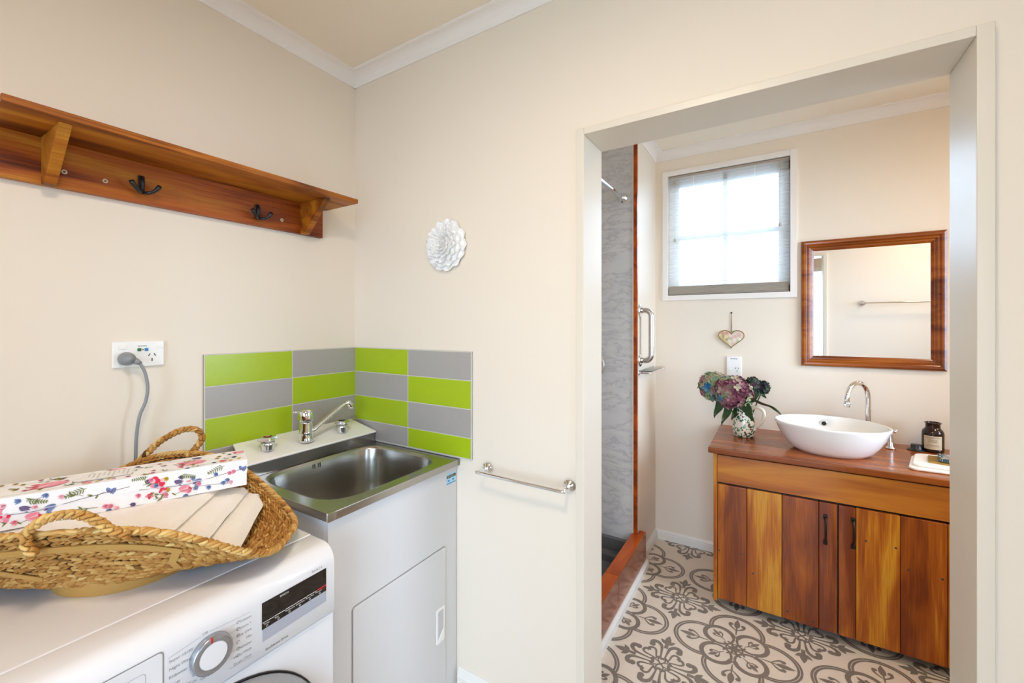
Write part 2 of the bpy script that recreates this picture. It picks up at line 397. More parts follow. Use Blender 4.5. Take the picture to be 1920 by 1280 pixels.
def blindmat():
    m, nt, b = newmat('sheer_blind_fabric'); N = nt.nodes.new; L = nt.links.new
    nt.nodes.remove(b); o = nt.nodes['Material Output']
    tr = N('ShaderNodeBsdfTransparent'); tr.inputs[0].default_value = (1, 1, 1, 1)
    tl = N('ShaderNodeBsdfTranslucent'); tl.inputs[0].default_value = (0.9, 0.92, 0.92, 1)
    df = N('ShaderNodeBsdfDiffuse'); df.inputs[0].default_value = (0.9, 0.92, 0.92, 1)
    a = N('ShaderNodeMixShader'); a.inputs[0].default_value = 0.70; L(tl.outputs[0], a.inputs[1]); L(df.outputs[0], a.inputs[2])
    c = N('ShaderNodeMixShader'); c.inputs[0].default_value = 0.64; L(tr.outputs[0], c.inputs[1]); L(a.outputs[0], c.inputs[2])
    L(c.outputs[0], o.inputs[0]); return m
M_['sheer'] = blindmat()
def paneglass():
    m, nt, b = newmat('window_glass'); N = nt.nodes.new; L = nt.links.new
    nt.nodes.remove(b); o = nt.nodes['Material Output']
    tr = N('ShaderNodeBsdfTransparent'); tr.inputs[0].default_value = (0.97, 0.99, 1, 1)
    g = N('ShaderNodeBsdfGlossy'); g.inputs['Roughness'].default_value = 0.02
    fr = N('ShaderNodeFresnel'); fr.inputs[0].default_value = 1.45
    c = N('ShaderNodeMixShader'); L(fr.outputs[0], c.inputs[0]); L(tr.outputs[0], c.inputs[1]); L(g.outputs[0], c.inputs[2])
    L(c.outputs[0], o.inputs[0]); return m
M_['glass'] = paneglass()
M_['beigeblind'] = plain('beige_blind_fabric', '#B8AFA2', 0.8)
M_['diffuser'] = plain('lamp_diffuser', '#F6F2EA', 0.4, emis=((1, 0.93, 0.84, 1), 2.0))

# ------------------------------------------------------------------ the setting
LC, BC = 2.436, 2.468                       # ceiling heights, laundry and bathroom
DX0, DX1, DZ = 1.058, 1.877, 1.936          # clear doorway
# floor: printed vinyl, medallions and crosses on a square lattice
fl = MB().box(-0.2, 3.3, -2.8, 1.76, -0.06, 0.0)
AX, BX = Vector((0.506, 0.006)), Vector((-0.012, 0.480))
O0 = Vector((1.148, 0.573))
def fmap(cx, cy, rot, sx=1.0):
    c, s = cos(rot), sin(rot)
    return lambda u, v: (cx + (c*u - s*v)*1.0, cy + (s*u + c*v)*0.95, FZ[0])
def curl(p, x0, y0, pts, w0, w1):
    P3 = catmull([(x, y, 0) for x, y in pts], 6); n = len(P3)
    p.ribbon([(q.x, q.y) for q in P3], [w0 + (w1-w0)*math.sin(min(1.0, k/(n-1)*1.15)*PI*0.5)**1.5 for k in range(n)])
    e = P3[-1]; p.disc(e.x, e.y, w1*0.62, n=10)
def cross(cx, cy):
    for q in range(4):
        p = Pat(fl, fmap(cx, cy, q*PI/2), 1)
        # heart-shaped centre petal outline
        pt = catmull([(0, 0, 0), (0.018, 0.013, 0), (0.034, 0.012, 0), (0.033, 0, 0), (0.034, -0.012, 0), (0.018, -0.013, 0)], 4, True)
        p.ribbon([(a.x, a.y) for a in pt], 0.006, True)
        for s in (-1, 1):
            # paired curling arms ending near the tip
            curl(p, 0, 0, [(0.036, s*0.008), (0.078, s*0.012), (0.108, s*0.018), (0.124, s*0.036), (0.118, s*0.054), (0.100, s*0.054)], 0.006, 0.021)
            # diagonal heart outline (half)
            pts = []
            for (a, b) in [(0.030, 0.0), (0.050, -0.012), (0.072, -0.026), (0.088, -0.024), (0.092, -0.008), (0.080, 0.0)]:
                c45 = 0.70711; a2, b2 = a, s*b
                pts.append(((a2-b2)*c45, (a2+b2)*c45))
            P3 = catmull([(x, y, 0) for x, y in pts], 5); n = len(P3)
            p.ribbon([(k.x, k.y) for k in P3], [0.005 + 0.010*(i/n) for i in range(n)])
        p.ribbon([(0.100, 0), (0.135, 0), (0.150, 0)], [0.016, 0.014, 0.008])
        p.leaf(0.126, 0, 0, 0.062, 0.026)
        for s in (-1, 1): p.leaf(0.128, 0, s*0.85, 0.040, 0.019)
        p.poly([(0.03, 0.028), (0.045, 0.012), (0.036, 0.0), (0.045, -0.012), (0.03, -0.028), (0.024, 0)])
def fleur(p, x, L, k=1.0):
    p.ribbon([(x, 0), (x+L*0.28, 0), (x+L*0.45, 0)], [0.003*k, 0.007*k, 0.005*k])
    p.leaf(x+L*0.42, 0, 0, L*0.60, 0.024*k)
    for s in (-1, 1):
        P3 = catmull([(x+L*0.30, 0, 0), (x+L*0.42, s*L*0.14, 0), (x+L*0.56, s*L*0.24, 0), (x+L*0.66, s*L*0.21, 0)], 5); n = len(P3)
        p.ribbon([(q.x, q.y) for q in P3], [(0.004+0.012*(i/n)**1.3)*k for i in range(n)]); p.disc(P3[-1].x, P3[-1].y, 0.0095*k, n=10)
def medal(cx, cy):
    for q in range(4):
        p = Pat(fl, fmap(cx, cy, q*PI/2), 1)
        p.arc(0.130, 0, 0.1075, -1.80, 1.80, 0.0085)
        p.arc(0.130, 0, 0.0965, -1.84, 1.84, 0.0085)
        c45 = 0.0625
        p.arc(c45, c45, 0.0570, -1.35, 2.92, 0.0185)
        p.arc(c45, c45, 0.0560, 2.92, 2*PI-1.35, 0.010)
        p.arc(0.0, 0.0, 0.031, 0, PI/2, 0.007)
        p.arc(0.042, 0, 0.042, 1.9, 2*PI-1.9, 0.008)
        fleur(p, 0.098, 0.118)
        p2 = Pat(fl, fmap(cx, cy, q*PI/2+PI/4), 1)
        fleur(p2, 0.050, 0.078, 0.72)
        for a in (0.5, 1.1): p.leaf(0, 0, a, 0.026, 0.010)
for i in range(-1, 5):
    for j in range(-5, 4):
        c = O0 + AX*i + BX*j
        m2 = O0 + AX*(i+0.5) + BX*(j+0.5)
        if c.y > -2.4 and 0.9 < c.x < 3.0 and (c.y < 1.3): cross(c.x, c.y)
        if c.y > 1.3 and 0.9 < c.x < 2.9 and c.y < 1.7: cross(c.x-0.02, 1.615)
        if m2.y > -2.4 and 0.7 < m2.x < 3.0 and m2.y < 1.6: medal(m2.x, m2.y)
floor = struct('floor', fl, [M_['vinyl'], M_['vinylink']], loc=(0, 0, 0), fix=False)

struct('wall_left', MB().box(-0.12, 0.0, -2.8, 0.0, 0, LC+0.1), M_['cream'])
wb = MB()
wb.box(-0.22, DX0-0.026, 0, 0.118, 0, BC+0.1); wb.box(DX1+0.026, 3.2, 0, 0.118, 0, BC+0.1)
wb.box(DX0-0.026, DX1+0.026, 0, 0.118, DZ+0.021, BC+0.1)
struct('wall_back', wb, M_['cream'])
wr = MB(); wr.box(3.1, 3.2, -2.8, -1.87, 0, LC+0.1).box(3.1, 3.2, -1.43, 0.0, 0, LC+0.1).box(3.1, 3.2, -1.87, -1.43, 2.02, LC+0.1).box(3.1, 3.2, -1.87, -1.43, 0, 1.08)
struct('wall_right', wr, M_['cream'])
w3 = MB(); w3.box(3.12, 3.18, -1.87, -1.82, 1.08, 2.02).box(3.12, 3.18, -1.48, -1.43, 1.08, 2.02).box(3.12, 3.18, -1.82, -1.48, 1.08, 1.13).box(3.12, 3.18, -1.82, -1.48, 1.97, 2.02)
w3o = struct('window_3_added', w3, M_['trim'])  # unseen side window, added to brighten the left wall
link('pane', MB().box(3.148, 3.152, -1.82, -1.48, 1.13, 1.97), M_['glass'], w3o)
wf = MB(); X0, X1, Z0, Z1 = 0.9, 2.4, 0.08, 2.15
wf.box(0, X0, -2.7, -2.58, 0, LC+0.1); wf.box(X1, 3.1, -2.7, -2.58, 0, LC+0.1)
wf.box(X0, X1, -2.7, -2.58, 0, Z0); wf.box(X0, X1, -2.7, -2.58, Z1, LC+0.1)
struct('wall_front', wf, M_['cream'])
w2 = MB()
w2.box(X0, X0+0.06, -2.67, -2.61, Z0, Z1); w2.box(X1-0.06, X1, -2.67, -2.61, Z0, Z1)
w2.box(X0, X1, -2.67, -2.61, Z0, Z0+0.06); w2.box(X0, X1, -2.67, -2.61, Z1-0.06, Z1); w2.box(1.62, 1.68, -2.67, -2.61, Z0, Z1)
w2o = struct('window_2', w2, M_['trim'])
link('pane', MB().box(X0+0.05, X1-0.05, -2.642, -2.638, Z0+0.05, Z1-0.05), M_['glass'], w2o)
struct('ceiling', MB().box(0, 3.1, -2.58, 0.0, LC, LC+0.1), M_['ceil'])
struct('ceiling_bathroom', MB().box(-0.12, 3.2, 0.118, 1.62, BC, BC+0.1), M_['ceil'])
# bathroom walls
bw = MB(); A0, A1, B0, B1 = 0.963, 1.613, 1.555, 2.310
bw.box(0.885, A0, 1.62, 1.75, 0, BC+0.1); bw.box(A1, 3.2, 1.62, 1.75, 0, BC+0.1)
bw.box(A0, A1, 1.62, 1.75, 0, B0); bw.box(A0, A1, 1.62, 1.75, B1, BC+0.1)
struct('wall_bathroom_back', bw, M_['bath_wall'])
br = MB(); br.box(3.1, 3.2, 0.118, 0.30, 0, BC+0.1).box(3.1, 3.2, 1.24, 1.62, 0, BC+0.1).box(3.1, 3.2, 0.30, 1.24, 0, 0.90).box(3.1, 3.2, 0.30, 1.24, 2.10, BC+0.1)
struct('wall_bathroom_right', br, M_['bath_wall'])
w4 = MB(); w4.box(3.12, 3.18, 0.30, 0.35, 0.90, 2.10).box(3.12, 3.18, 1.19, 1.24, 0.90, 2.10).box(3.12, 3.18, 0.35, 1.19, 0.90, 0.95).box(3.12, 3.18, 0.35, 1.19, 2.05, 2.10)
w4o = struct('window_4', w4, M_['trim'])
link('pane', MB().box(3.148, 3.152, 0.35, 1.19, 0.95, 2.05), M_['glass'], w4o)
struct('wall_bathroom_nib', MB().box(-0.12, 0.885, 1.205, 1.75, 0, BC+0.1), M_['bath_wall'])
struct('wall_shower_end', MB().box(-0.10, 0.862, 1.190, 1.2045, 0.15, BC), M_['marble'])
struct('wall_shower_left', MB().box(-0.22, -0.10, 0.118, 1.205, 0.0, BC), M_['marble'])
struct('trim_shower_edge', MB().box(0.8605, 0.8645, 1.184, 1.2045, 0.2, BC), M_['trim'])
struct('trim_shower_post', MB().box(0.8650, 0.8850, 1.186, 1.2045, 0.2, BC, tone=0.3), M_['hob'])
st = MB(); st.box(-0.10, 0.853, 1.165, 1.2045, 0.0, 0.149, bev=0.003); st.box(-0.10, 0.853, 1.10, 1.164, 0.0, 0.085, bev=0.004); st.box(-0.10, 0.853, 0.119, 1.099, 0, 0.05, bev=0.004)
struct('floor_shower_tray', st, M_['tray'])
hb = MB(); hb.box(0.856, 0.922, 0.119, 0.7425, 0.0, 0.2, bev=0.004, tone=0.75); hb.box(0.856, 0.922, 0.7445, 1.1855, 0.0, 0.2, bev=0.004, tone=0.5)
hb.box(0.8852, 0.922, 1.1855, 1.240, 0.0, 0.2, bev=0.004, tone=0.5)
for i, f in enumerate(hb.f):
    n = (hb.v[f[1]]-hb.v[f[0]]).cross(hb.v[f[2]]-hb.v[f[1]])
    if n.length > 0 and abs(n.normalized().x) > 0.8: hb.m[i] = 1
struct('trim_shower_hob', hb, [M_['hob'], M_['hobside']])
# doorway lining and casing
dl = MB()
dl.box(DX0-0.026, DX0, -0.018, 0.136, 0, DZ+0.021, bev=0.002); dl.box(DX1, DX1+0.026, -0.018, 0.136, 0, DZ+0.021, bev=0.002)
dl.box(DX0, DX1, -0.018, 0.136, DZ, DZ+0.021, bev=0.002)
struct('trim_doorway', dl, M_['jamb'])
# cornices
def cove(p0, p1, nrm, z, h, name):
    nrm = Vector(nrm); p0 = Vector(p0); p1 = Vector(p1)
    prof = [(0, 0), (0, -h), (0.006, -h), (0.006, -h+0.004)]
    for k in range(9):
        a = PI/2*k/8; prof.append((0.006+(h-0.012)*(1-cos(a)), -h+0.004+(h-0.012)*sin(a)))
    prof += [(h, -0.006), (h, 0)]
    mb = MB(); vs = []
    for P in (p0, p1):
        for d, zz in prof: vs.append(P + nrm*d + Vector((0, 0, z+zz)))
    n = len(prof)
    mb.add(vs, [[i, (i+1) % n, n+(i+1) % n, n+i] for i in range(n)] + [list(range(n)), [n+i for i in range(n)][::-1]])
    return struct(name, mb, M_['cornice'])
cove((0, -2.58, 0), (0, 0, 0), (1, 0, 0), LC, 0.050, 'trim_cornice_left')
cove((0, 0, 0), (3.1, 0, 0), (0, -1, 0), LC, 0.050, 'trim_cornice_back')
cove((3.1, -2.58, 0), (3.1, 0, 0), (-1, 0, 0), LC, 0.050, 'trim_cornice_right')
cove((0, -2.58, 0), (3.1, -2.58, 0), (0, 1, 0), LC, 0.050, 'trim_cornice_front')
cove((0.885, 1.62, 0), (3.1, 1.62, 0), (0, -1, 0), BC, 0.053, 'trim_cornice_bathroom_back')
cove((0.885, 1.205, 0), (0.885, 1.62, 0), (1, 0, 0), BC, 0.053, 'trim_cornice_nib')
cove((0.885, 0.118, 0), (3.1, 0.118, 0), (0, 1, 0), BC, 0.053, 'trim_cornice_bathroom_front')
# skirting boards
def skirt(name, x0, x1, y0, y1, nrm, h, t):
    n = Vector(nrm); mb = MB()
    prof = [(0, 0), (t, 0), (t, h*0.62), (t*0.8, h*0.66), (t*0.8, h*0.74), (t*0.95, h*0.78), (t*0.7, h*0.88), (t*0.35, h), (0, h)]
    vs = []
    for P in (Vector((x0, y0, 0)), Vector((x1, y1, 0))):
        for d, z in prof: vs.append(P + n*d + Vector((0, 0, z)))
    k = len(prof)
    mb.add(vs, [[i, (i+1) % k, k+(i+1) % k, k+i] for i in range(k)] + [list(range(k)), [k+i for i in range(k)][::-1]])
    struct(name, mb, M_['trim'])
skirt('baseboard_back', 0.575, DX0-0.028, 0, 0, (0, -1, 0), 0.143, 0.016)
skirt('baseboard_back_right', DX1+0.028, 3.1, 0, 0, (0, -1, 0), 0.143, 0.016)
skirt('baseboard_left', 0, 0, -2.58, -1.30, (1, 0, 0), 0.143, 0.016)
skirt('baseboard_bathroom_back', 0.885, 1.36, 1.62, 1.62, (0, -1, 0), 0.060, 0.014)
skirt('baseboard_nib', 0.885, 0.885, 1.243, 1.606, (1, 0, 0), 0.060, 0.016)
skirt('baseboard_hob', 0.9222, 0.9222, 0.137, 1.243, (1, 0, 0), 0.048, 0.014)
# bathroom window
wt = MB(); t = 0.032
wt.box(A0-t, A0, 1.607, 1.72, B0-t, B1+t, bev=0.002); wt.box(A1, A1+t, 1.607, 1.72, B0-t, B1+t, bev=0.002)
wt.box(A0, A1, 1.607, 1.72, B0-t, B0, bev=0.002); wt.box(A0, A1, 1.607, 1.72, B1, B1+t, bev=0.002)
w1 = struct('window_1', wt, M_['cornice'])
sa = MB()
sa.box(A0, A0+0.055, 1.69, 1.725, B0, B1); sa.box(A1-0.055, A1, 1.69, 1.725, B0, B1)
sa.box(A0, A1, 1.69, 1.725, B0, B0+0.05); sa.box(A0, A1, 1.69, 1.725, B1-0.055, B1)
sa.box(1.270, 1.296, 1.69, 1.725, B0, B1); sa.box(A0, A1, 1.691, 1.724, 1.915, 1.940)
link('window_frame', sa, M_['trim'], w1)
link('pane', MB().box(A0+0.05, A1-0.05, 1.705, 1.709, B0+0.045, B1-0.05), M_['glass'], w1)
# ground and fence outside
struct('ground', MB().box(-12, 14, -14, 16, -0.5, -0.07), plain('outdoor_concrete', '#B9B7B0', 0.9))
fe = thing('garden_fence', (1.2, 6.0, -0.07), 'pale blue-grey ribbed fence seen through the bathroom window blind', 'fence')
fm = MB()
for k in range(40): fm.box(-3.4+k*0.23, -3.4+k*0.23+0.15, 5.99, 6.03, -0.05, 2.22)
fm.box(-3.4, 5.8, 6.0, 6.02, -0.05, 2.22)
link('fence_panel', fm, M_['blueglass'], fe)
link('top_rail', MB().box(-3.4, 5.8, 5.97, 6.05, 2.22, 2.27), M_['blueglass'], fe)

# ------------------------------------------------------------------ lamps on the ceilings
def ceil_lamp(x, y, z, lab, g):
    t = thing('ceiling_lamp', (x, y, z), lab, 'lamp', g)
    link('lamp_base', MB().lathe([(0.17, 0), (0.17, -0.03), (0.16, -0.04)], (x, y, z), 40), M_['plastic'], t)
    link('diffuser', MB().lathe([(0.158, -0.036), (0.155, -0.055), (0.12, -0.072), (0.0005, -0.078)], (x, y, z), 40), M_['diffuser'], t)
ceil_lamp(1.30, -1.15, LC, 'round white ceiling lamp above the laundry floor', 'round ceiling lamps')
ceil_lamp(2.70, 0.62, BC, 'round white ceiling lamp above the bathroom floor', 'round ceiling lamps')

# ------------------------------------------------------------------ splashback tiles
def splash(name, rows, cols, along, label):
    mb = MB(); top = 1.274; H = 0.1015; g = 0.0016
    for ci, (a, b) in enumerate(cols):
        for r in range(rows):
            z1 = top - r*H - g; z0 = top - (r+1)*H + g
            if r == rows-1: z0 = max(z0, 0.897)
            green = (r + ci) % 2 == 0
            m = 1 if green else 2
            if along == 'y': mb.box(0.0, 0.008, a+g, b-g, z0, z1, bev=0.0008, mat=m, seg=1)
            else: mb.box(a+g, b-g, -0.008, 0.0, z0, z1, bev=0.0008, mat=m, seg=1)
    a = min(c[0] for c in cols); b = max(c[1] for c in cols)
    if along == 'y': mb.box(0, 0.0066, a-0.002, b, 0.8925, top+0.0015)
    else: mb.box(a, b+0.002, -0.0066, 0, 0.8925, top+0.0015)
    o = link(name, mb, [M_['grout'], M_['green'], M_['grey']])
    tag(o, label, 'tiles', 'lime and grey splashback tiles')
splash('tiled_splashback', 4, [(-0.572, -0.285), (-0.285, 0.0)], 'y', 'lime green and grey tile splashback on the left wall behind the tap')
splash('tiled_splashback', 4, [(0.0085, 0.323), (0.323, 0.631)], 'x', 'lime green and grey tile splashback on the wall right of the sink')

# ------------------------------------------------------------------ timber coat shelf
sh = thing('wall_shelf', (0, -0.58, 1.713), 'long stained timber shelf with coat hooks high on the left wall', 'shelf')
link('shelf_board', MB().box(0.0005, 0.2, -1.015, -0.143, 1.828, 1.844, bev=0.0015, tone=0.62), M_['shelf_x'], sh)
link('back_board', MB().box(0.0005, 0.02, -0.992, -0.168, 1.713, 1.8278, bev=0.0012, tone=0.42), M_['shelf_b'], sh)
for y0, tn in ((-0.927, 0.7), (-0.262, 0.35)):
    mb = MB()
    mb.prism([(0.0202, 1.8276), (0.172, 1.8276), (0.046, 1.711), (0.0202, 1.711)], lambda u, v, d: Vector((u, d, v)), y0, y0+0.022, tone=tn, bev=0.0012)
    link('bracket', mb, M_['shelf_x'], sh)
for y, z in ((-0.887, 1.755), (-0.810, 1.754), (-0.332, 1.750)):
    mb = MB(); R = Matrix.Rotation(PI/2, 3, 'Y')
    mb.lathe([(0.006, 0), (0.0055, 0.0015), (0.003, 0.0012), (0.0025, 0.0004)], (0.0195, y, z), 14, M=R)
    link('screw', mb, M_['labelp'], sh, label='pale screw head on the timber back board')
def hook(y, z):
    hk = MB().box(0.0198, 0.026, y-0.0075, y+0.0075, z-0.022, z+0.028, bev=0.0025)
    for s in (-1, 1):
        pts = bez((0.024, y, z-0.018), (0.046, y+s*0.006, z-0.026), (0.052, y+s*0.020, z-0.022), (0.054, y+s*0.032, z+0.002), 10)
        hk.tube(pts, [0.0048]*8+[0.0055, 0.0062, 0.0058], 8)
    hk.tube([(0.026, y, z+0.024), (0.030, y, z+0.010), (0.030, y, z-0.014)], [0.005, 0.006, 0.005], 8)
    link('coat_hook', hk, M_['black'], sh, label='black double coat hook')
hook(-0.735, 1.762); hook(-0.420, 1.757)

# ------------------------------------------------------------------ plaster flower on the wall
random.seed(4)
fd = MB(); FC = Vector((0.517, -0.002, 1.661))
fd.lathe([(0.086, 0.0), (0.084, 0.006), (0.05, 0.018), (0.0005, 0.022)], FC, 28, M=Matrix.Rotation(PI/2, 3, 'X'))
for ring, (rad, n, L, W, tilt, h) in enumerate([(0.073, 13, 0.036, 0.050, 0.30, 0.003), (0.061, 13, 0.034, 0.042, 0.48, 0.010), (0.049, 12, 0.031, 0.030, 0.62, 0.018), (0.037, 11, 0.028, 0.025, 0.78, 0.024), (0.026, 9, 0.024, 0.021, 0.95, 0.029), (0.016, 7, 0.020, 0.016, 1.1, 0.033), (0.007, 5, 0.016, 0.012, 1.3, 0.036)]):
    for k in range(n):
        a = 2*PI*(k + 0.5*(ring % 2))/n + random.uniform(-0.08, 0.08)
        tl = tilt + random.uniform(-0.08, 0.08); w = W*random.uniform(0.9, 1.1)
        def pf(u, v, a=a, tl=tl, w=w, L=L, rad=rad, h=h):
            x = (u-0.3)*L; ww = w*0.5*math.sin(PI*min(1, 0.18+0.82*u)**1.0*0.86+0.15)*(2*v-1)
            up = h + x*math.sin(tl)*0.8 + 0.006*(2*v-1)**2
            rr = rad + x*math.cos(tl)*0.9
            # rr radial, ww tangential, up away from wall
            return FC + Vector((rr*cos(a) - ww*sin(a), -up, rr*sin(a) + ww*cos(a)))
        g = MB(); g.grid(pf, 5, 5)
        fd.add(g.v, g.f, smooth=True)
fo = link('flower_ornament', fd, M_['plaster'], fix=False)
md = fo.modifiers.new('solid', 'SOLIDIFY'); md.thickness = 0.0022
tag(fo, 'white plaster flower ornament with layered petals on the cream wall', 'wall ornament')

# ------------------------------------------------------------------ laundry power point and plug
def ticks(mb, c, s, rt, up, nrm, mat=1):
    for dx, dz, a in ((-0.0065, 0.006, 0.5), (0.0065, 0.006, -0.5), (0, -0.008, 0)):
        p = Vector(c) + Vector(rt)*dx*s + Vector(up)*dz*s
        d = (Vector(up)*cos(a) + Vector(rt)*sin(-a)*-1)*0.0042*s; w = Vector(rt)*0.0012*s
        if a: w = (Vector(rt)*cos(a) - Vector(up)*sin(a)*1)*0.0011*s
        mb.add([p-d-w+Vector(nrm)*0.0004, p-d+w+Vector(nrm)*0.0004, p+d+w+Vector(nrm)*0.0004, p+d-w+Vector(nrm)*0.0004], [[0, 1, 2, 3]], mat)
so = thing('wall_socket', (0, -0.735, 1.287), 'white double wall socket with green and blue buttons on the left wall', 'socket')
mb = MB().box(0.0003, 0.009, -0.793, -0.677, 1.251, 1.324, bev=0.003)
ticks(mb, (0.0092, -0.7065, 1.278), 1.0, (0, 1, 0), (0, 0, 1), (1, 0, 0))
link('face_plate', mb, [M_['plastic'], M_['black']], so)
link('switch', MB().box(0.0085, 0.0115, -0.781, -0.763, 1.302, 1.312, bev=0.001), M_['plastic'], so)
link('switch', MB().box(0.0085, 0.0115, -0.696, -0.679, 1.302, 1.312, bev=0.001), M_['plastic'], so)
link('test_button', MB().box(0.0085, 0.0125, -0.7395, -0.7315, 1.2955, 1.304, bev=0.001), plain('green_button', '#1B6B34', 0.4), so, label='green button')
link('reset_button', MB().box(0.0085, 0.0125, -0.7235, -0.7155, 1.2955, 1.304, bev=0.001), plain('blue_button', '#2A86C8', 0.4), so, label='blue button')
link('indicator', MB().box(0.0085, 0.0105, -0.7285, -0.7262, 1.2985, 1.3015), M_['redink'], so)
mb = MB()
for k, (a, b) in enumerate([(-0.738, -0.733), (-0.7315, -0.7285), (-0.7275, -0.7255), (-0.7245, -0.7215), (-0.7205, -0.7185)]):
    mb.box(0.0088, 0.0093, a, b, 1.3085, 1.3115)
link('printed_mark', mb, M_['greyink'], so)
pg = thing('power_plug', (0.0095, -0.765, 1.275), 'grey round power plug and cord in the left wall socket', 'plug')
R = Matrix.Rotation(PI/2, 3, 'Y')
mb = MB().lathe([(0.016, 0), (0.0185, 0.002), (0.0185, 0.010), (0.0165, 0.022), (0.012, 0.032), (0.0005, 0.036)], (0.0096, -0.765, 1.276), 28, M=R)
mb.tube([(0.028, -0.760, 1.274), (0.036, -0.748, 1.268), (0.040, -0.742, 1.262)], [0.011, 0.008, 0.0055], 10)
link('plug_body', mb, M_['greyplug'], pg)
mb = MB().tube(catmull([(0.040, -0.743, 1.263), (0.043, -0.733, 1.235), (0.042, -0.727, 1.195), (0.040, -0.731, 1.155), (0.038, -0.744, 1.115), (0.036, -0.750, 1.06), (0.034, -0.751, 1.0), (0.030, -0.752, 0.93), (0.026, -0.752, 0.872), (0.012, -0.752, 0.82), (0.012, -0.752, 0.6)], 8), 0.0039, 10)
link('power_cord', mb, M_['greyplug'], pg)

# ------------------------------------------------------------------ towel rails
def rail(x0, x1, yw, s, z, lab, grp):
    t = thing('towel_rail', ((x0+x1)/2, yw, z), lab, 'towel rail', grp)
    R = Matrix.Rotation(PI/2*(1 if s < 0 else -1), 3, 'X')
    for x in (x0, x1):
        mb = MB().lathe([(0.0215, 0.0), (0.0215, 0.004), (0.017, 0.010), (0.010, 0.013), (0.0075, 0.020)], (x, yw, z), 24, M=R)
        mb.tube([(x, yw+s*0.012, z), (x, yw+s*0.052, z)], 0.006, 12)
        link('rail_post', mb, M_['chrome'], t)
    link('rail_bar', MB().tube(catmull([(x0, yw+s*0.046, z), (x0+0.006, yw+s*0.056, z), (x0+0.016, yw+s*0.058, z), (x1-0.016, yw+s*0.058, z), (x1-0.006, yw+s*0.056, z), (x1, yw+s*0.046, z)], 5), 0.0062, 14), M_['chrome'], t)
rail(0.699, 1.004, 0.0, -1, 0.877, 'short chrome towel rail beside the sink, left of the doorway', 'chrome towel rails')
rail(2.130, 2.70, 0.118, 1, 1.541, 'chrome towel rail seen reflected in the timber framed mirror', 'chrome towel rails')

# ------------------------------------------------------------------ laundry tub cabinet
tb = thing('laundry_tub', (0.285, -0.265, 0), 'white laundry tub cabinet with stainless steel sink in the corner', 'laundry sink')
cabm = MB().box(0.546, 0.562, -0.522, -0.004, 0.06, 0.8665, bev=0.001).box(0.010, 0.546, -0.522, -0.508, 0.06, 0.8665, bev=0.001)
cabm.box(0.010, 0.546, -0.018, -0.004, 0.06, 0.8665).box(0.010, 0.024, -0.508, -0.018, 0.06, 0.8665).box(0.024, 0.546, -0.508, -0.018, 0.06, 0.078)
link('cabinet_body', cabm, M_['cabwhite'], tb)
link('plinth', MB().box(0.03, 0.53, -0.50, -0.01, 0.0005, 0.0598), M_['line'], tb)
def rrect(y0, y1, z0, z1, r, n=5):
    out = []
    for cx_, cz_, a0 in ((y1-r, z1-r, 0), (y0+r, z1-r, PI/2), (y0+r, z0+r, PI), (y1-r, z0+r, 1.5*PI)):
        for k in range(n+1): a = a0+PI/2*k/n; out.append((cx_+r*cos(a), cz_+r*sin(a)))
    return out
XF = 0.562
dm = MB().prism(rrect(-0.448, -0.068, 0.09, 0.598, 0.008), lambda u, v, d: Vector((d, u, v)), XF-0.001, XF+0.0045, bev=0.0008)
dr = link('cabinet_door', dm, M_['cabwhite'], tb)
gap = MB(); rp = rrect(-0.4495, -0.0665, 0.0885, 0.5995, 0.009)
Pat(gap, lambda u, v: (XF+0.0006, u, v), 0).ribbon(rp, 0.0026, True)
link('door_gap', gap, M_['line'], dr, label='thin shadow gap round the door') if False else None
hd = MB(); P = Pat(hd, lambda u, v: (XF+0.0062, u, v), 0)
hd.prism(rrect(-0.117, -0.076, 0.285, 0.402, 0.004), lambda u, v, d: Vector((d, u, v)), XF+0.0046, XF+0.0075, bev=0.001)
hd.prism(rrect(-0.110, -0.083, 0.293, 0.394, 0.003), lambda u, v, d: Vector((d, u, v)), XF+0.0076, XF+0.0079, mat=1)
hd.prism([(-0.110, 0.293), (-0.083, 0.293), (-0.083, 0.330), (-0.110, 0.300)], lambda u, v, d: Vector((d, u, v)), XF+0.0079, XF+0.0105, bev=0.0008)
hnd = link('door_handle', hd, [M_['plastic'], plain('handle_recess', '#C4C4C8', 0.4)], dr)
link('panel_gap', gap, M_['line'], dr, fix=False)
# stainless top with pressed bowl
N_ = 72; HC = (0.338, -0.262); HA, HB = 0.192, 0.226
def sup(t, a, b, n=4.5):
    c, s = cos(t), sin(t)
    return (a*math.copysign(abs(c)**(2/n), c), b*math.copysign(abs(s)**(2/n), s))
def rectpt(t):
    c, s = cos(t), sin(t); x0, x1, y0, y1 = 0.0095-HC[0], 0.577-HC[0], -0.532-HC[1], -0.0035-HC[1]
    k = min((x1/c if c > 1e-9 else (x0/c if c < -1e-9 else 9)), (y1/s if s > 1e-9 else (y0/s if s < -1e-9 else 9)))
    return (c*k, s*k)
angs = sorted([2*PI*k/N_ for k in range(N_)] + [math.atan2(yy-HC[1], xx-HC[0]) % (2*PI) for xx in (0.0095, 0.577) for yy in (-0.532, -0.0035)])
rings = []
def ring(fn): rings.append([fn(t) for t in angs])
ring(lambda t: Vector((HC[0]+rectpt(t)[0], HC[1]+rectpt(t)[1], 0.8672)))
ring(lambda t: Vector((HC[0]+rectpt(t)[0], HC[1]+rectpt(t)[1], 0.8875)))
ring(lambda t: Vector((HC[0]+rectpt(t)[0]*0.994, HC[1]+rectpt(t)[1]*0.994, 0.889)))
ring(lambda t: Vector((HC[0]+sup(t, HA+0.008, HB+0.008)[0], HC[1]+sup(t, HA+0.008, HB+0.008)[1], 0.8885)))
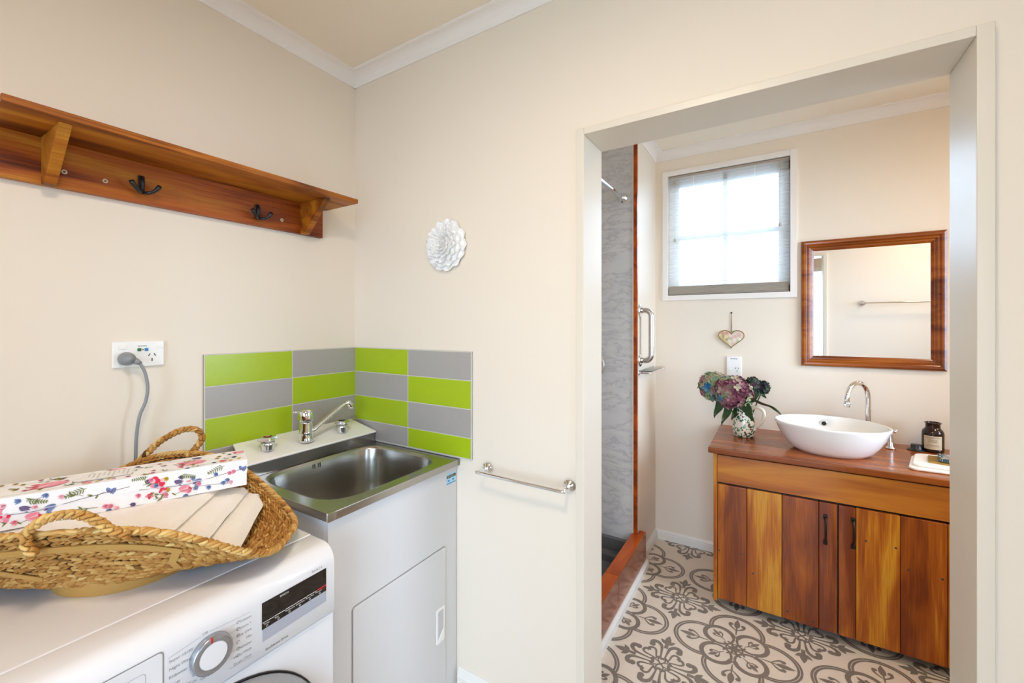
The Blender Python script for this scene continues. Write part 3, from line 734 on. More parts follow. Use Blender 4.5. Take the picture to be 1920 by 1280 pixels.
for (sh_, z, n) in ((0.0, 0.886, 4.5), (-0.004, 0.878, 4.5), (-0.009, 0.84, 4.3), (-0.018, 0.76, 4.0), (-0.030, 0.69, 4.0), (-0.055, 0.655, 3.6), (-0.10, 0.643, 3), (-0.16, 0.640, 2)):
    ring(lambda t, sh_=sh_, z=z, n=n: Vector((HC[0]+sup(t, HA+sh_, HB+sh_, n)[0], HC[1]+sup(t, HA+sh_, HB+sh_, n)[1], z)))
tm = MB(); na = len(angs); vs = [q for r_ in rings for q in r_]
tm.add(vs[:3*na], [[i*na+k, i*na+(k+1) % na, (i+1)*na+(k+1) % na, (i+1)*na+k] for i in range(2) for k in range(na)])
tm.add(vs[2*na:4*na], [[k, (k+1) % na, na+(k+1) % na, na+k] for k in range(na)])
bvs = vs[3*na:]
tm.add(bvs, [[i*na+k, i*na+(k+1) % na, (i+1)*na+(k+1) % na, (i+1)*na+k] for i in range(len(rings)-4) for k in range(na)] + [[(len(rings)-4)*na+k for k in range(na)]], smooth=True)
sk = link('steel_sink', tm, M_['sinksteel'], tb, fix=False)
mb = MB()
for k, w in enumerate((-0.014, -0.007, 0.007, 0.014)):
    mb.box(0.1505, 0.1525, -0.282+w-0.0014, -0.282+w+0.0014, 0.853, 0.876, bev=0.0005)
link('overflow_slot', mb, M_['black'], sk)
mb = MB().lathe([(0.034, 0.6402), (0.032, 0.6425), (0.024, 0.6418), (0.0005, 0.6415)], (HC[0], HC[1], 0), 24)
link('drain', mb, M_['chrome'], sk)
# riser and sloping tap ledge
link('steel_riser', MB().box(0.1385, 0.1420, -0.516, -0.016, 0.8895, 0.929), M_['sinksteel'], tb)
lg = MB()
PL = [(0.0095, -0.492, 0.9745), (0.0095, -0.032, 0.9745), (0.146, -0.010, 0.9345), (0.146, -0.522, 0.9345)]
lg.add([Vector(p) for p in PL] + [Vector(p)-Vector((0, 0, 0.007)) for p in PL], [[0, 3, 2, 1], [4, 5, 6, 7], [0, 1, 5, 4], [1, 2, 6, 5], [2, 3, 7, 6], [3, 0, 4, 7]])
lgo = link('tap_ledge', lg, plain('white_ledge_enamel', '#FAFAFB', 0.3, coat=0.2), tb)
lgo.modifiers.new('b', 'BEVEL').width = 0.002
link('ledge_side', MB().prism([(0.0095, 0.8895), (0.139, 0.8895), (0.139, 0.928), (0.0095, 0.966)], lambda u, v, d: Vector((u, d, v)), -0.49, -0.486), M_['line'], tb)
def ledge_z(x): return 0.9745 - (x-0.0095)*0.04/0.1365
# mixer tap
mx_, my_ = 0.096, -0.288; mz = ledge_z(mx_)-0.001
tp = thing('mixer_tap', (mx_, my_, mz), 'chrome mixer tap with long swivel spout on the tub ledge', 'tap')
mb = MB().lathe([(0.026, -0.002), (0.027, 0.006), (0.0235, 0.010), (0.0235, 0.030), (0.0245, 0.032), (0.0225, 0.036), (0.0215, 0.066), (0.0225, 0.070)], (mx_, my_, mz+0.002), 32)
link('tap_body', mb, M_['chrome'], tp)
mb = MB().lathe([(0.0235, 0.0715), (0.0255, 0.075), (0.0265, 0.092), (0.0245, 0.106), (0.019, 0.113), (0.0005, 0.116)], (mx_, my_, mz+0.002), 32)
mb.tube([(mx_+0.0, my_-0.018, mz+0.108), (mx_-0.004, my_-0.040, mz+0.112), (mx_-0.004, my_-0.046, mz+0.113)], [0.004, 0.003, 0.0025], 8)
link('tap_lever', mb, M_['chrome'], tp)
link('hot_mark', MB().lathe([(0.0036, 0), (0.003, 0.0015), (0.0003, 0.0018)], (mx_+0.0212, my_-0.0135, mz+0.086), 12, M=Matrix.Rotation(PI/2, 3, 'Y')), M_['redink'], tp, label='small red temperature mark')
sp = bez((mx_+0.006, my_+0.015, mz+0.030), (mx_+0.006, my_+0.07, mz+0.062), (mx_+0.006, my_+0.125, mz+0.098), (mx_+0.007, my_+0.165, mz+0.112), 14)
spo = link('spout', MB().tube(sp, [0.0095]*4+[0.0078]*11, 14), M_['chrome'], tp)
link('nozzle', MB().tube([sp[-1]+Vector((0, -0.004, 0.0)), sp[-1]+Vector((0, 0.010, 0.001)), sp[-1]+Vector((0.002, 0.020, -0.010)), sp[-1]+Vector((0.002, 0.021, -0.022))], [0.0085, 0.0125, 0.0125, 0.0118], 14), M_['chrome'], spo)
def washtap(y, col, lab):
    z = ledge_z(0.092)-0.002
    t = thing('washer_tap', (0.092, y, z), lab, 'tap', 'washing machine tap handles on the ledge')
    mb = MB().lathe([(0.0185, 0), (0.0195, 0.002), (0.0190, 0.005), (0.0200, 0.018), (0.0215, 0.034)], (0.092, y, z+0.001), 24)
    link('handle_base', mb, M_['satin'], t)
    bm = bmesh.new(); bmesh.ops.create_cube(bm, size=1)
    for v in bm.verts:
        k = 0.040 if v.co.z > 0 else 0.047
        v.co = Vector((v.co.x*k, v.co.y*k, v.co.z*0.013))
    bmesh.ops.bevel(bm, geom=list(bm.edges), offset=0.004, segments=3, affect='EDGES', profile=0.5)
    mb = MB().bm(bm, smooth=True, M=Matrix.Translation((0.092, y, z+0.0405)) @ Matrix.Rotation(0.5, 4, 'Z'))
    link('handle_cap', mb, M_['satin'], t)
    mb = MB().lathe([(0.0125, 0.0465), (0.0125, 0.0485), (0.009, 0.0492)], (0.092, y, z), 24)
    link('colour_ring', mb, col, t)
    link('cap_button', MB().lathe([(0.009, 0.0493), (0.0085, 0.0505), (0.0003, 0.051)], (0.092, y, z), 24), M_['chrome'], t)
washtap(-0.422, plain('hot_ring', '#8E2A22', 0.4), 'chrome tap handle with a red ring, left of the mixer tap')
washtap(-0.134, M_['black'], 'chrome tap handle with a dark ring, right of the mixer tap')
# water rating sticker
sk_ = thing('rating_sticker', (0.5625, -0.035, 0.825), 'small light blue water rating sticker at the top of the white cabinet', 'sticker')
mb = MB().box(0.5624, 0.5628, -0.058, -0.009, 0.808, 0.838, mat=0)
mb.prism([(-0.058+0.049*k/10, 0.838+0.010*sin(PI*((k % 5.001)/5))) for k in range(11)] + [(-0.009, 0.837), (-0.058, 0.837)], lambda u, v, d: Vector((d, u, v)), 0.5624, 0.5628)
link('sticker_sheet', mb, plain('sticker_blue', '#A9D3E8', 0.4), sk_)
mb = MB()
mb.box(0.5629, 0.5631, -0.0575, -0.0345, 0.829, 0.8385); mb.box(0.5629, 0.5631, -0.0325, -0.0095, 0.829, 0.8385)
mb.box(0.5629, 0.5631, -0.0575, -0.0095, 0.808, 0.812, mat=1)
for a in (-0.052, -0.028): mb.box(0.5629, 0.5631, a, a+0.010, 0.817, 0.823, mat=1)
link('sticker_print', mb, [M_['ink'], plain('sticker_deep_blue', '#3F8FC0', 0.4)], sk_)
mb = text('', '3 STAR', (0.5632, -0.056, 0.8315), 0.006, None, None, (0, 1, 0), (0, 0, 1))
mb2 = text('', 'WELS', (0.5632, -0.031, 0.8315), 0.006, None, None, (0, 1, 0), (0, 0, 1)); mb.add(mb2.v, mb2.f)
link('sticker_text', mb, M_['whiteink'], sk_, fix=False)

# ------------------------------------------------------------------ washing machine
WX, WY0, WY1, WZ = 0.655, -1.168, -0.568, 0.850
wm = thing('washing_machine', (0.35, -0.868, 0), 'white front loading washing machine beside the laundry tub', 'washing machine')
def wprof(pts, y0, y1, name, mat, par=wm, bev=0.002, lab=None):
    mb = MB().prism(pts, lambda u, v, d: Vector((u, d, v)), y0, y1, bev=bev); return link(name, mb, mat, par, label=lab)
body = wprof([(0.055, 0.012), (0.648, 0.012), (0.648, 0.688), (0.63, 0.6915), (0.055, 0.6915)], WY0, WY1, 'cabinet_body', M_['white'])
arc_ = [(0.615+0.040*sin(PI/2*k/7)*1.0, 0.8075+0.0425*cos(PI/2*k/7)) for k in range(8)]
panel = MB().prism([(0.055, 0.694), (0.652, 0.694), (0.655, 0.697)] + arc_[::-1] + [(0.56, 0.850), (0.56, 0.842), (0.055, 0.842)], lambda u, v, d: Vector((u, d, v)), WY0, WY1, smooth=False)
po = link('control_panel', panel, M_['white'], wm)
bv = po.modifiers.new('b', 'BEVEL'); bv.width = 0.010; bv.segments = 4; bv.limit_method = 'ANGLE'; bv.angle_limit = 1.0
for p_ in po.data.polygons: p_.use_smooth = True
wprof([(0.05, 0.8425), (0.5595, 0.8425), (0.5595, 0.8503), (0.05, 0.8503)], WY0, WY1, 'top_panel', M_['white'], bev=0.002)
for yy in (WY0+0.05, WY1-0.05):
    for xx in (0.10, 0.60):
        link('foot', MB().lathe([(0.02, 0.0003), (0.02, 0.008), (0.012, 0.0118)], (xx, yy, 0), 16), M_['black'], wm)
def F(x=WX): return lambda u, v, d: Vector((x+d, u, v))
# display
ds = MB(); y0, y1, z0, z1 = -0.7375, -0.5925, 0.7255, 0.8065
ds.prism([(y0, 0.7505), (y1, 0.7545), (y1, z1), (y0, z1-0.002)], F(), -0.0005, 0.0009)
dso = link('display', ds, M_['display'], wm)
link('button_strip', MB().prism([(y0+0.001, z0), (y1, z0+0.004), (y1, 0.7543), (y0+0.001, 0.7503)], F(), -0.0005, 0.0008), M_['silver'], dso)
mb = MB()
for k in range(5):
    a = y0+0.001+k*0.0242; mb.prism([(a, 0.7636+k*0.0006), (a+0.0232, 0.7636+k*0.0006), (a+0.0232, 0.7646+k*0.0006), (a, 0.7646+k*0.0006)], F(), 0.0009, 0.0011)
tt = [('Temp.', 0), ('Spin', 1), ('Finished in', 2), ('Speed Eco', 3), ('Rinse Plus', 4), ('Prewash', 5)]
for s, k in tt:
    q = text('', s, (WX+0.0012, y0+0.003+k*0.0228, 0.7585+k*0.0006), 0.0048, None, None, (0, 1, 0), (0, 0, 1)); mb.add(q.v, q.f)
for k in range(6):
    q = Pat(mb, lambda u, v: (WX+0.0012, u, v), 0); q.arc(y0+0.010+k*0.0236, 0.7545+k*0.0006, 0.0017, 0, 2*PI, 0.0006, 12)
link('display_print', mb, M_['whiteink'], dso, fix=False)
mb = MB().prism([(y1-0.0225, 0.7662), (y1-0.0005, 0.7668), (y1-0.0005, 0.7690), (y1-0.0225, 0.7684)], F(), 0.0009, 0.0011)
q = text('', 'Start/Reload', (WX+0.0012, y1-0.0225, 0.7625), 0.0040, None, None, (0, 1, 0), (0, 0, 1)); mb.add(q.v, q.f)
link('start_mark', mb, M_['redink'], dso, fix=False, label='red start marking')
mb = text('', 'BOSCH', (WX+0.0012, -0.7010, 0.7975), 0.0058, None, None, (0, 1, 0), (0, 0, 1))
link('maker_print', mb, M_['whiteink'], dso, fix=False)
# printed programme names
mb = MB(); mbl = MB()
def wt_(s, y, z, size=0.0072, al='LEFT'):
    mb = mbl if y < -0.80 else globals()['mb']
    q = text('', s, (WX+0.0007, y, z), size, None, None, (0, 1, 0), (0, 0, 1), al); mb.add(q.v, q.f)
wt_('Serie | 6', -0.6285, 0.8120, 0.0078)
wt_("Super 15/30'", -0.8935, 0.7885); wt_('Night Wash', -0.8935, 0.7745); wt_('Kidswear', -0.8935, 0.7605); wt_('Shirts', -0.8935, 0.7465); wt_('Sportswear', -0.8935, 0.7325)
for k, s in enumerate(('Cottons', 'Cottons +', 'Easy Care', 'Mix', 'Delicates', 'Wool Wash', 'Drum Clean')):
    wt_(s, -0.7575, 0.7905-k*0.0128, 0.0066, 'RIGHT')
wt_('Off', -0.8385, 0.8045, 0.0066, 'CENTER'); wt_('VarioDrum', -0.830, 0.7250, 0.0072, 'CENTER')
P = Pat(mb, lambda u, v: (WX+0.0007, u, v), 0); PL2 = Pat(mbl, P.fn, 0)
PL2.ribbon([(-0.8945, 0.7975), (-0.8450, 0.8045)], 0.0005); P.ribbon([(-0.8310, 0.8055), (-0.7590, 0.8005)], 0.0005); P.ribbon([(-0.7985, 0.7135), (-0.757, 0.7105)], 0.0005)
for k in range(6):
    P.arc(-0.7825, 0.7935-k*0.0128, 0.0026, 0, 2*PI*0.8, 0.0009, 10); PL2.arc(-0.8555, 0.7815-k*0.0128, 0.0026, 0, 2*PI*0.8, 0.0009, 10)
    P.ribbon([(-0.7960, 0.7930-k*0.0125), (-0.7880, 0.7935-k*0.0128)], 0.0004)
link('panel_print', mb, M_['greyink'], wm, fix=False); link('panel_print', mbl, M_['greyink'], wm, fix=False)
mb = text('', 'EcoSilence Drive', (WX+0.0007, -0.7305, 0.7040), 0.0070, None, None, (0, 1, 0), (0, 0, 1))
link('drive_print', mb, M_['ink'], wm, fix=False)
# programme knob
R = Matrix.Rotation(PI/2, 3, 'Y'); KC = (WX, -0.8295, 0.7655)
kn = link('program_knob', MB().lathe([(0.034, 0.0), (0.0345, 0.003), (0.0335, 0.011), (0.031, 0.0135), (0.0245, 0.0140), (0.0238, 0.0128)], KC, 48, M=R), M_['knobring'], wm, label='silver ringed programme knob')
link('knob_face', MB().lathe([(0.0236, 0.0100), (0.0234, 0.0128), (0.0220, 0.0133), (0.0005, 0.0133)], KC, 48, M=R), M_['white'], kn)
link('knob_marker', MB().box(WX+0.0105, WX+0.0146, -0.8345, -0.8315, 0.7893, 0.7990, bev=0.0004), M_['redink'], kn, label='red pointer mark')
# drawer
mb = MB().prism(rrect(-1.150, -0.902, 0.705, 0.814, 0.006), F(), -0.001, 0.0006, bev=0.0004)
dwo = link('detergent_drawer', mb, M_['white'], wm)
mb = MB(); Pat(mb, lambda u, v: (WX+0.0003, u, v), 0).ribbon(rrect(-1.1512, -0.9008, 0.7038, 0.8152, 0.0068), 0.0018, True)
link('drawer_gap', mb, M_['line'], dwo, fix=False)
mb = MB(); Pat(mb, lambda u, v: (WX+0.0008, u, v), 0).ribbon(rrect(-1.135, -0.925, 0.715, 0.795, 0.006), 0.0010, True)
link('drawer_grip_line', mb, M_['silver'], dwo, fix=False)
# porthole door
DC = (0.648, -0.826, 0.452)
pd = link('porthole_door', MB().lathe([(0.2235, 0.0005), (0.2245, 0.006), (0.222, 0.010), (0.205, 0.040), (0.170, 0.050), (0.165, 0.036)], DC, 64, M=R), M_['knobring'], wm, label='grey rimmed porthole door')
link('door_rim', MB().lathe([(0.2275, 0.0002), (0.2275, 0.004), (0.2246, 0.004), (0.2246, 0.0002)], DC, 64, M=R), M_['black'], pd)
link('door_glass', MB().lathe([(0.1648, 0.030), (0.12, 0.012), (0.0005, 0.004)], DC, 64, M=R), M_['display'], pd)

# ------------------------------------------------------------------ woven basket on the machine
random.seed(11)
BCn = Vector((0.3348, -0.8543, 0)); UL = Vector((0.751, 0.660, 0)); UP = Vector((0.660, -0.751, 0))
def bk(L, P_, z): return BCn + UL*L + UP*P_ + Vector((0, 0, z))
def rimp(th):
    c, s = cos(th), sin(th); n = 3.36 if s > 0 else 2.16
    L = 0.3336*math.copysign(abs(c)**(2/n), c); P_ = 0.194*math.copysign(abs(s)**(2/n), s)
    z = 0.8857 + (0.118*abs(s)**2.48 if s > 0 else 0.1437*abs(s)**3.47)
    return L, P_, z
def bsurf(th, t):
    L1, P1, z1 = rimp(th)
    L0, P0, z0 = 0.200*cos(th), 0.118*sin(th), 0.8725
    sh_ = abs(sin(th))**1.5
    f = t**(0.95 - 0.15*sh_)          # side walls belly out slightly before rising
    g = t**(1.4 - 0.3*sh_)
    return bk(L0+(L1-L0)*f, P0+(P1-P0)*f, z0+(z1-z0)*g)
bs = thing('woven_basket', (0.34, -0.87, WZ), 'woven seagrass boat-shaped basket lying on the washing machine', 'basket')
sm = MB(); sm.grid(lambda u, v: bsurf(2*PI*u, v), 96, 12, closeu=True, tone=0.0)  # darkest tone paints the shade in the gaps between stitches
sm.grid(lambda u, v: bk(0.200*cos(2*PI*u)*v, 0.118*sin(2*PI*u)*v, 0.8725), 48, 4, closeu=True, tone=0.0)
def stitch(mb, c, d, n, L, w, h, tone):
    d = d.normalized(); n = n.normalized(); b = d.cross(n)
    vs = [c-d*L/2, c+d*L/2] + [c+d*L*k+b*w/2*x+n*h/2*y for k in (-0.22, 0.22) for x, y in ((1, 0), (0, 1), (-1, 0), (0, -1))]
    fs = []
    for k in range(4):
        k2 = (k+1) % 4
        fs += [[0, 2+k2, 2+k], [2+k, 2+k2, 6+k2, 6+k], [6+k, 6+k2, 1]]
    mb.add(vs, fs, 0, tone, True)
ROWS = 19
for r in range(ROWS):
    t = (r+0.5)/ROWS; th = 0.0
    while th < 2*PI:
        p = bsurf(th, t); p2 = bsurf(th+0.01, t); ds_ = (p2-p).length/0.01
        tv = bsurf(th, min(1, t+0.02)) - bsurf(th, t-0.02)
        du = (p2-p).normalized(); n = du.cross(tv).normalized()
        sgn = 1 if r % 2 else -1
        dirn = du + tv.normalized()*0.34*sgn + n*random.uniform(-0.08, 0.08)
        stitch(sm, p + n*(0.0016*sin(th*150) + random.uniform(-0.0006, 0.0006)), dirn, n, 0.0235, 0.0066, 0.0090, min(1, max(0.2, random.gauss(0.60, 0.15))))
        th += 0.0118/max(ds_, 0.05)
link('basket_bowl', sm, M_['straw'], bs, fix=False)
def braid(mb, path, r, R_, pitch, closed=False, tone=0.6, jitter=0.2):
    n = len(path); acc = [0]
    for i in range(1, n): acc.append(acc[-1] + (path[i]-path[i-1]).length)
    for s in range(3):
        pts = []
        for i in range(n):
            a = path[(i-1) % n] if (closed or i) else path[0]; b = path[(i+1) % n] if (closed or i < n-1) else path[-1]
            tg = (b-a).normalized(); up = Vector((0, 0, 1)); sd = tg.cross(up)
            if sd.length < 1e-3: sd = Vector((1, 0, 0))
            sd.normalize(); up = sd.cross(tg)
            ph = 2*PI*(acc[i]/pitch + s/3)
            pts.append(path[i] + sd*R_*cos(ph) + up*R_*sin(ph))
        # short strand pieces so the tone changes along the braid
        k = 0; step = 5
        while k < n-1:
            e = min(n-1, k+step)
            mb.tube(pts[k:e+1], [r*random.uniform(0.85, 1.1)]*(e-k+1), 7, tone=min(1, max(0, random.gauss(tone, jitter))), caps=True, flat=0.8)
            k = e
rim = []
NR = 330
for k in range(NR+1):
    L, P_, z = rimp(2*PI*k/NR); rim.append(bk(L, P_, z+0.003))
rm = MB(); braid(rm, rim, 0.0042, 0.0040, 0.030, tone=0.68)
link('braided_rim', rm, M_['straw'], bs, fix=False)
def resample(P3, n):
    acc = [0]
    for i in range(1, len(P3)): acc.append(acc[-1]+(P3[i]-P3[i-1]).length)
    out = []; j = 0
    for k in range(n+1):
        s = acc[-1]*k/n
        while j < len(acc)-2 and acc[j+1] < s: j += 1
        f = (s-acc[j])/max(1e-9, acc[j+1]-acc[j]); out.append(P3[j].lerp(P3[j+1], min(1, f)))
    return out
hf = catmull([bk(-0.012, 0.204, 0.975), bk(-0.022, 0.206, 0.996), bk(-0.018, 0.206, 1.018), bk(0.002, 0.204, 1.034), bk(0.032, 0.203, 1.041), bk(0.064, 0.203, 1.036), bk(0.088, 0.203, 1.022), bk(0.108, 0.203, 1.006), bk(0.130, 0.200, 0.996)], 8)
mb = MB(); braid(mb, resample(hf, 80), 0.0046, 0.0050, 0.034, tone=0.72)
link('handle', mb, M_['straw'], bs, fix=False)
hb_ = catmull([bk(-0.112, -0.192, 1.004), bk(-0.092, -0.198, 1.022), bk(-0.058, -0.205, 1.060), bk(-0.010, -0.212, 1.087), bk(0.028, -0.212, 1.087), bk(0.043, -0.206, 1.066), bk(0.032, -0.200, 1.042), bk(0.014, -0.194, 1.022)], 8)
mb = MB(); braid(mb, resample(hb_, 80), 0.0046, 0.0048, 0.034, tone=0.6)
link('handle', mb, M_['straw'], bs, fix=False)
# bamboo hoop foot and zig-zag splints on the front side
hp = MB(); n = 72; ho = []
for k in range(n):
    a = 2*PI*k/n; c = Vector((0.356, -0.854, 0)) + UL*0.120*cos(a) + UP*0.106*sin(a); nr = (UL*cos(a)/0.120 + UP*sin(a)/0.106).normalized()
    for (o_, z) in ((0, 0.8506), (0.005, 0.8506), (0.006, 0.8790), (0.001, 0.8790)): ho.append(c+nr*o_+Vector((0, 0, z)))
hp.add(ho, [[k*4+j, k*4+(j+1) % 4, ((k+1) % n)*4+(j+1) % 4, ((k+1) % n)*4+j] for k in range(n) for j in range(4)], smooth=False)
link('bamboo_hoop', hp, M_['bamboo'], bs)
def splint(pts, w):
    mb = MB(); vs = []; P3 = []
    for i in range(len(pts)-1):
        for k in range(8): a = k/8; P3.append((pts[i][0]*(1-a)+pts[i+1][0]*a, pts[i][1]*(1-a)+pts[i+1][1]*a))
    P3.append(pts[-1]); n = len(P3)
    for i, (th, t) in enumerate(P3):
        p = bsurf(th, t); du = (bsurf(th+0.01, t)-p).normalized(); dv = (bsurf(th, t+0.01)-p).normalized(); nn = dv.cross(du)
        if nn.dot(UP) < 0: nn = -nn
        a = P3[max(0, i-1)]; b = P3[min(n-1, i+1)]
        tg = (bsurf(*b)-bsurf(*a)).normalized(); sd = tg.cross(nn).normalized()
        for x, y in ((-w/2, 0.0045), (w/2, 0.0045), (w/2, 0.0062), (-w/2, 0.0062)): vs.append(p + sd*x + nn*y)
    mb.add(vs, [[i*4+j, i*4+(j+1) % 4, (i+1)*4+(j+1) % 4, (i+1)*4+j] for i in range(n-1) for j in range(4)] + [[0, 1, 2, 3], [4*n-4, 4*n-3, 4*n-2, 4*n-1]])
    link('bamboo_splint', mb, M_['bamboo'], bs)
splint([(1.86, 0.78), (1.50, 0.80), (1.06, 0.80)], 0.013)
splint([(1.86, 0.78), (1.82, 0.55), (1.66, 0.30)], 0.013)
splint([(1.10, 0.84), (1.06, 0.55), (0.94, 0.36)], 0.013)

# ------------------------------------------------------------------ folded towel and floral box
_wr = {}
def wallR(phi, z):
    zb = round(z/0.004)
    if zb not in _wr:
        tab = []
        for k in range(240):
            th = 2*PI*k/240; lo, hi = 0.0, 1.0
            if bsurf(th, 1.0).z > z:
                for _ in range(14):
                    m = (lo+hi)/2
                    if bsurf(th, m).z < z: lo = m
                    else: hi = m
            q = bsurf(th, hi)-BCn; L, P_ = q.dot(UL), q.dot(UP); tab.append((math.atan2(P_, L), math.hypot(L, P_)))
        _wr[zb] = tab
    return min(_wr[zb], key=lambda e: abs((e[0]-phi+PI) % (2*PI)-PI))[1]
def slab(name, par, L0, L1, P0, P1, zb, zt, rot, drape, seed, mat):
    nx, ny = 44, 30; random.seed(seed); off = random.uniform(0, 50)
    c_, s_ = cos(rot), sin(rot); cL, cP = (L0+L1)/2, (P0+P1)/2; hL, hP = (L1-L0)/2, (P1-P0)/2
    def pt(a, b, top):
        # rounded slab edge
        ea = max(abs(a), abs(b)); k = 1.0
        L = cL + hL*a; P_ = cP + hP*b
        x = (L-cL)*c_ - (P_-cP)*s_ + cL; y = (L-cL)*s_ + (P_-cP)*c_ + cP
        edge = min(hL*(1-abs(a)), hP*(1-abs(b)))
        r_ = 0.011; e = min(1, edge/r_)
        rise = math.sqrt(max(0, 1-(1-e)**2))
        mid = (zt+zb)/2; h = (zt-zb)/2*rise
        wv = 0.0055*noise.noise(Vector((x*16+off, y*10, top*1.0))) + 0.0008*noise.noise(Vector((x*90, y*90+off, 0)))
        q = x/0.335; dz = -drape*max(0, abs(q)-0.25)**1.5
        zz = mid + (h if top else -h) + wv*(1 if top else 0.3) + dz
        zz = max(zz, 0.880)
        r0 = math.hypot(x, y); rm_ = wallR(math.atan2(y, x), zz-0.006)-0.013
        if r0 > rm_: x *= rm_/r0; y *= rm_/r0
        return bk(x, y, zz)
    mb = MB()
    mb.grid(lambda u, v: pt(2*u-1, 2*v-1, True), nx, ny); mb.grid(lambda u, v: pt(2*u-1, 2*v-1, False), nx, ny)
    return link(name, mb, mat, par, fix=False)
tw = thing('folded_towel', bk(0.02, 0.02, 0.90), 'cream folded towel lying in the basket under the floral box', 'towel')
slab('towel_fold', tw, -0.190, 0.190, -0.110, 0.125, 0.884, 0.920, 0.0, 0.03, 1, M_['towel'])
slab('towel_fold', tw, -0.215, 0.250, -0.130, 0.164, 0.912, 0.943, -0.16, 0.05, 2, M_['towel'])
slab('towel_fold', tw, -0.215, 0.205, -0.118, 0.168, 0.938, 0.961, -0.12, 0.04, 3, M_['towel'])
slab('towel_fold', tw, -0.205, 0.150, -0.110, 0.166, 0.958, 0.9775, -0.08, 0.03, 4, M_['towel'])

bx_ = thing('floral_box', (0.28, -0.86, 0.979), 'long white gift box printed with pink wildflowers across the basket', 'box')
BD = Vector((0.373, 0.928, 0)).normalized(); BW = Vector((0.928, -0.373, 0)).normalized(); BO = Vector((0.345, -0.621, 0))
BLn, BWd, BT, BB = 0.56, 0.102, 1.040, 0.978
def bxp(l, w, z): return BO - BD*l + BW*w + Vector((0, 0, z))
def boxmesh(l0, l1, w0, w1, z0, z1):
    mb = MB(); vs = [bxp(l, w, z) for l in (l0, l1) for w in (w0, w1) for z in (z0, z1)]
    mb.add(vs, [[0, 1, 3, 2], [4, 6, 7, 5], [0, 4, 5, 1], [2, 3, 7, 6], [0, 2, 6, 4], [1, 5, 7, 3]]); return mb
M_['boxwhite'] = plain('box_white_card', '#F4F3F5', 0.45)
FL = [M_['boxwhite'], plain('print_pink', '#E8899F', 0.45), plain('print_red', '#D6294A', 0.45), plain('print_olive', '#6E7A34', 0.45), plain('print_stem', '#6A5648', 0.45),
      plain('print_blue', '#7288B8', 0.45), plain('print_violet', '#6A5A80', 0.45), plain('print_yellow', '#CDB03C', 0.45), plain('print_pale_pink', '#F2BAC6', 0.45)]
lid = boxmesh(0, BLn, 0, BWd, 1.009, BT); tray = boxmesh(0.001, BLn-0.001, 0.001, BWd-0.0012, BB, 1.0088)
def surf(u, v, e=0.0):
    # v < BWd: top; beyond: down the front
    if v <= BWd: return bxp(u, v, BT+0.0004+e)
    z = BT-(v-BWd); return bxp(u, BWd+(0.0004 if z > 1.009 else -0.0004)+e, z)
random.seed(21)
layer = [0]
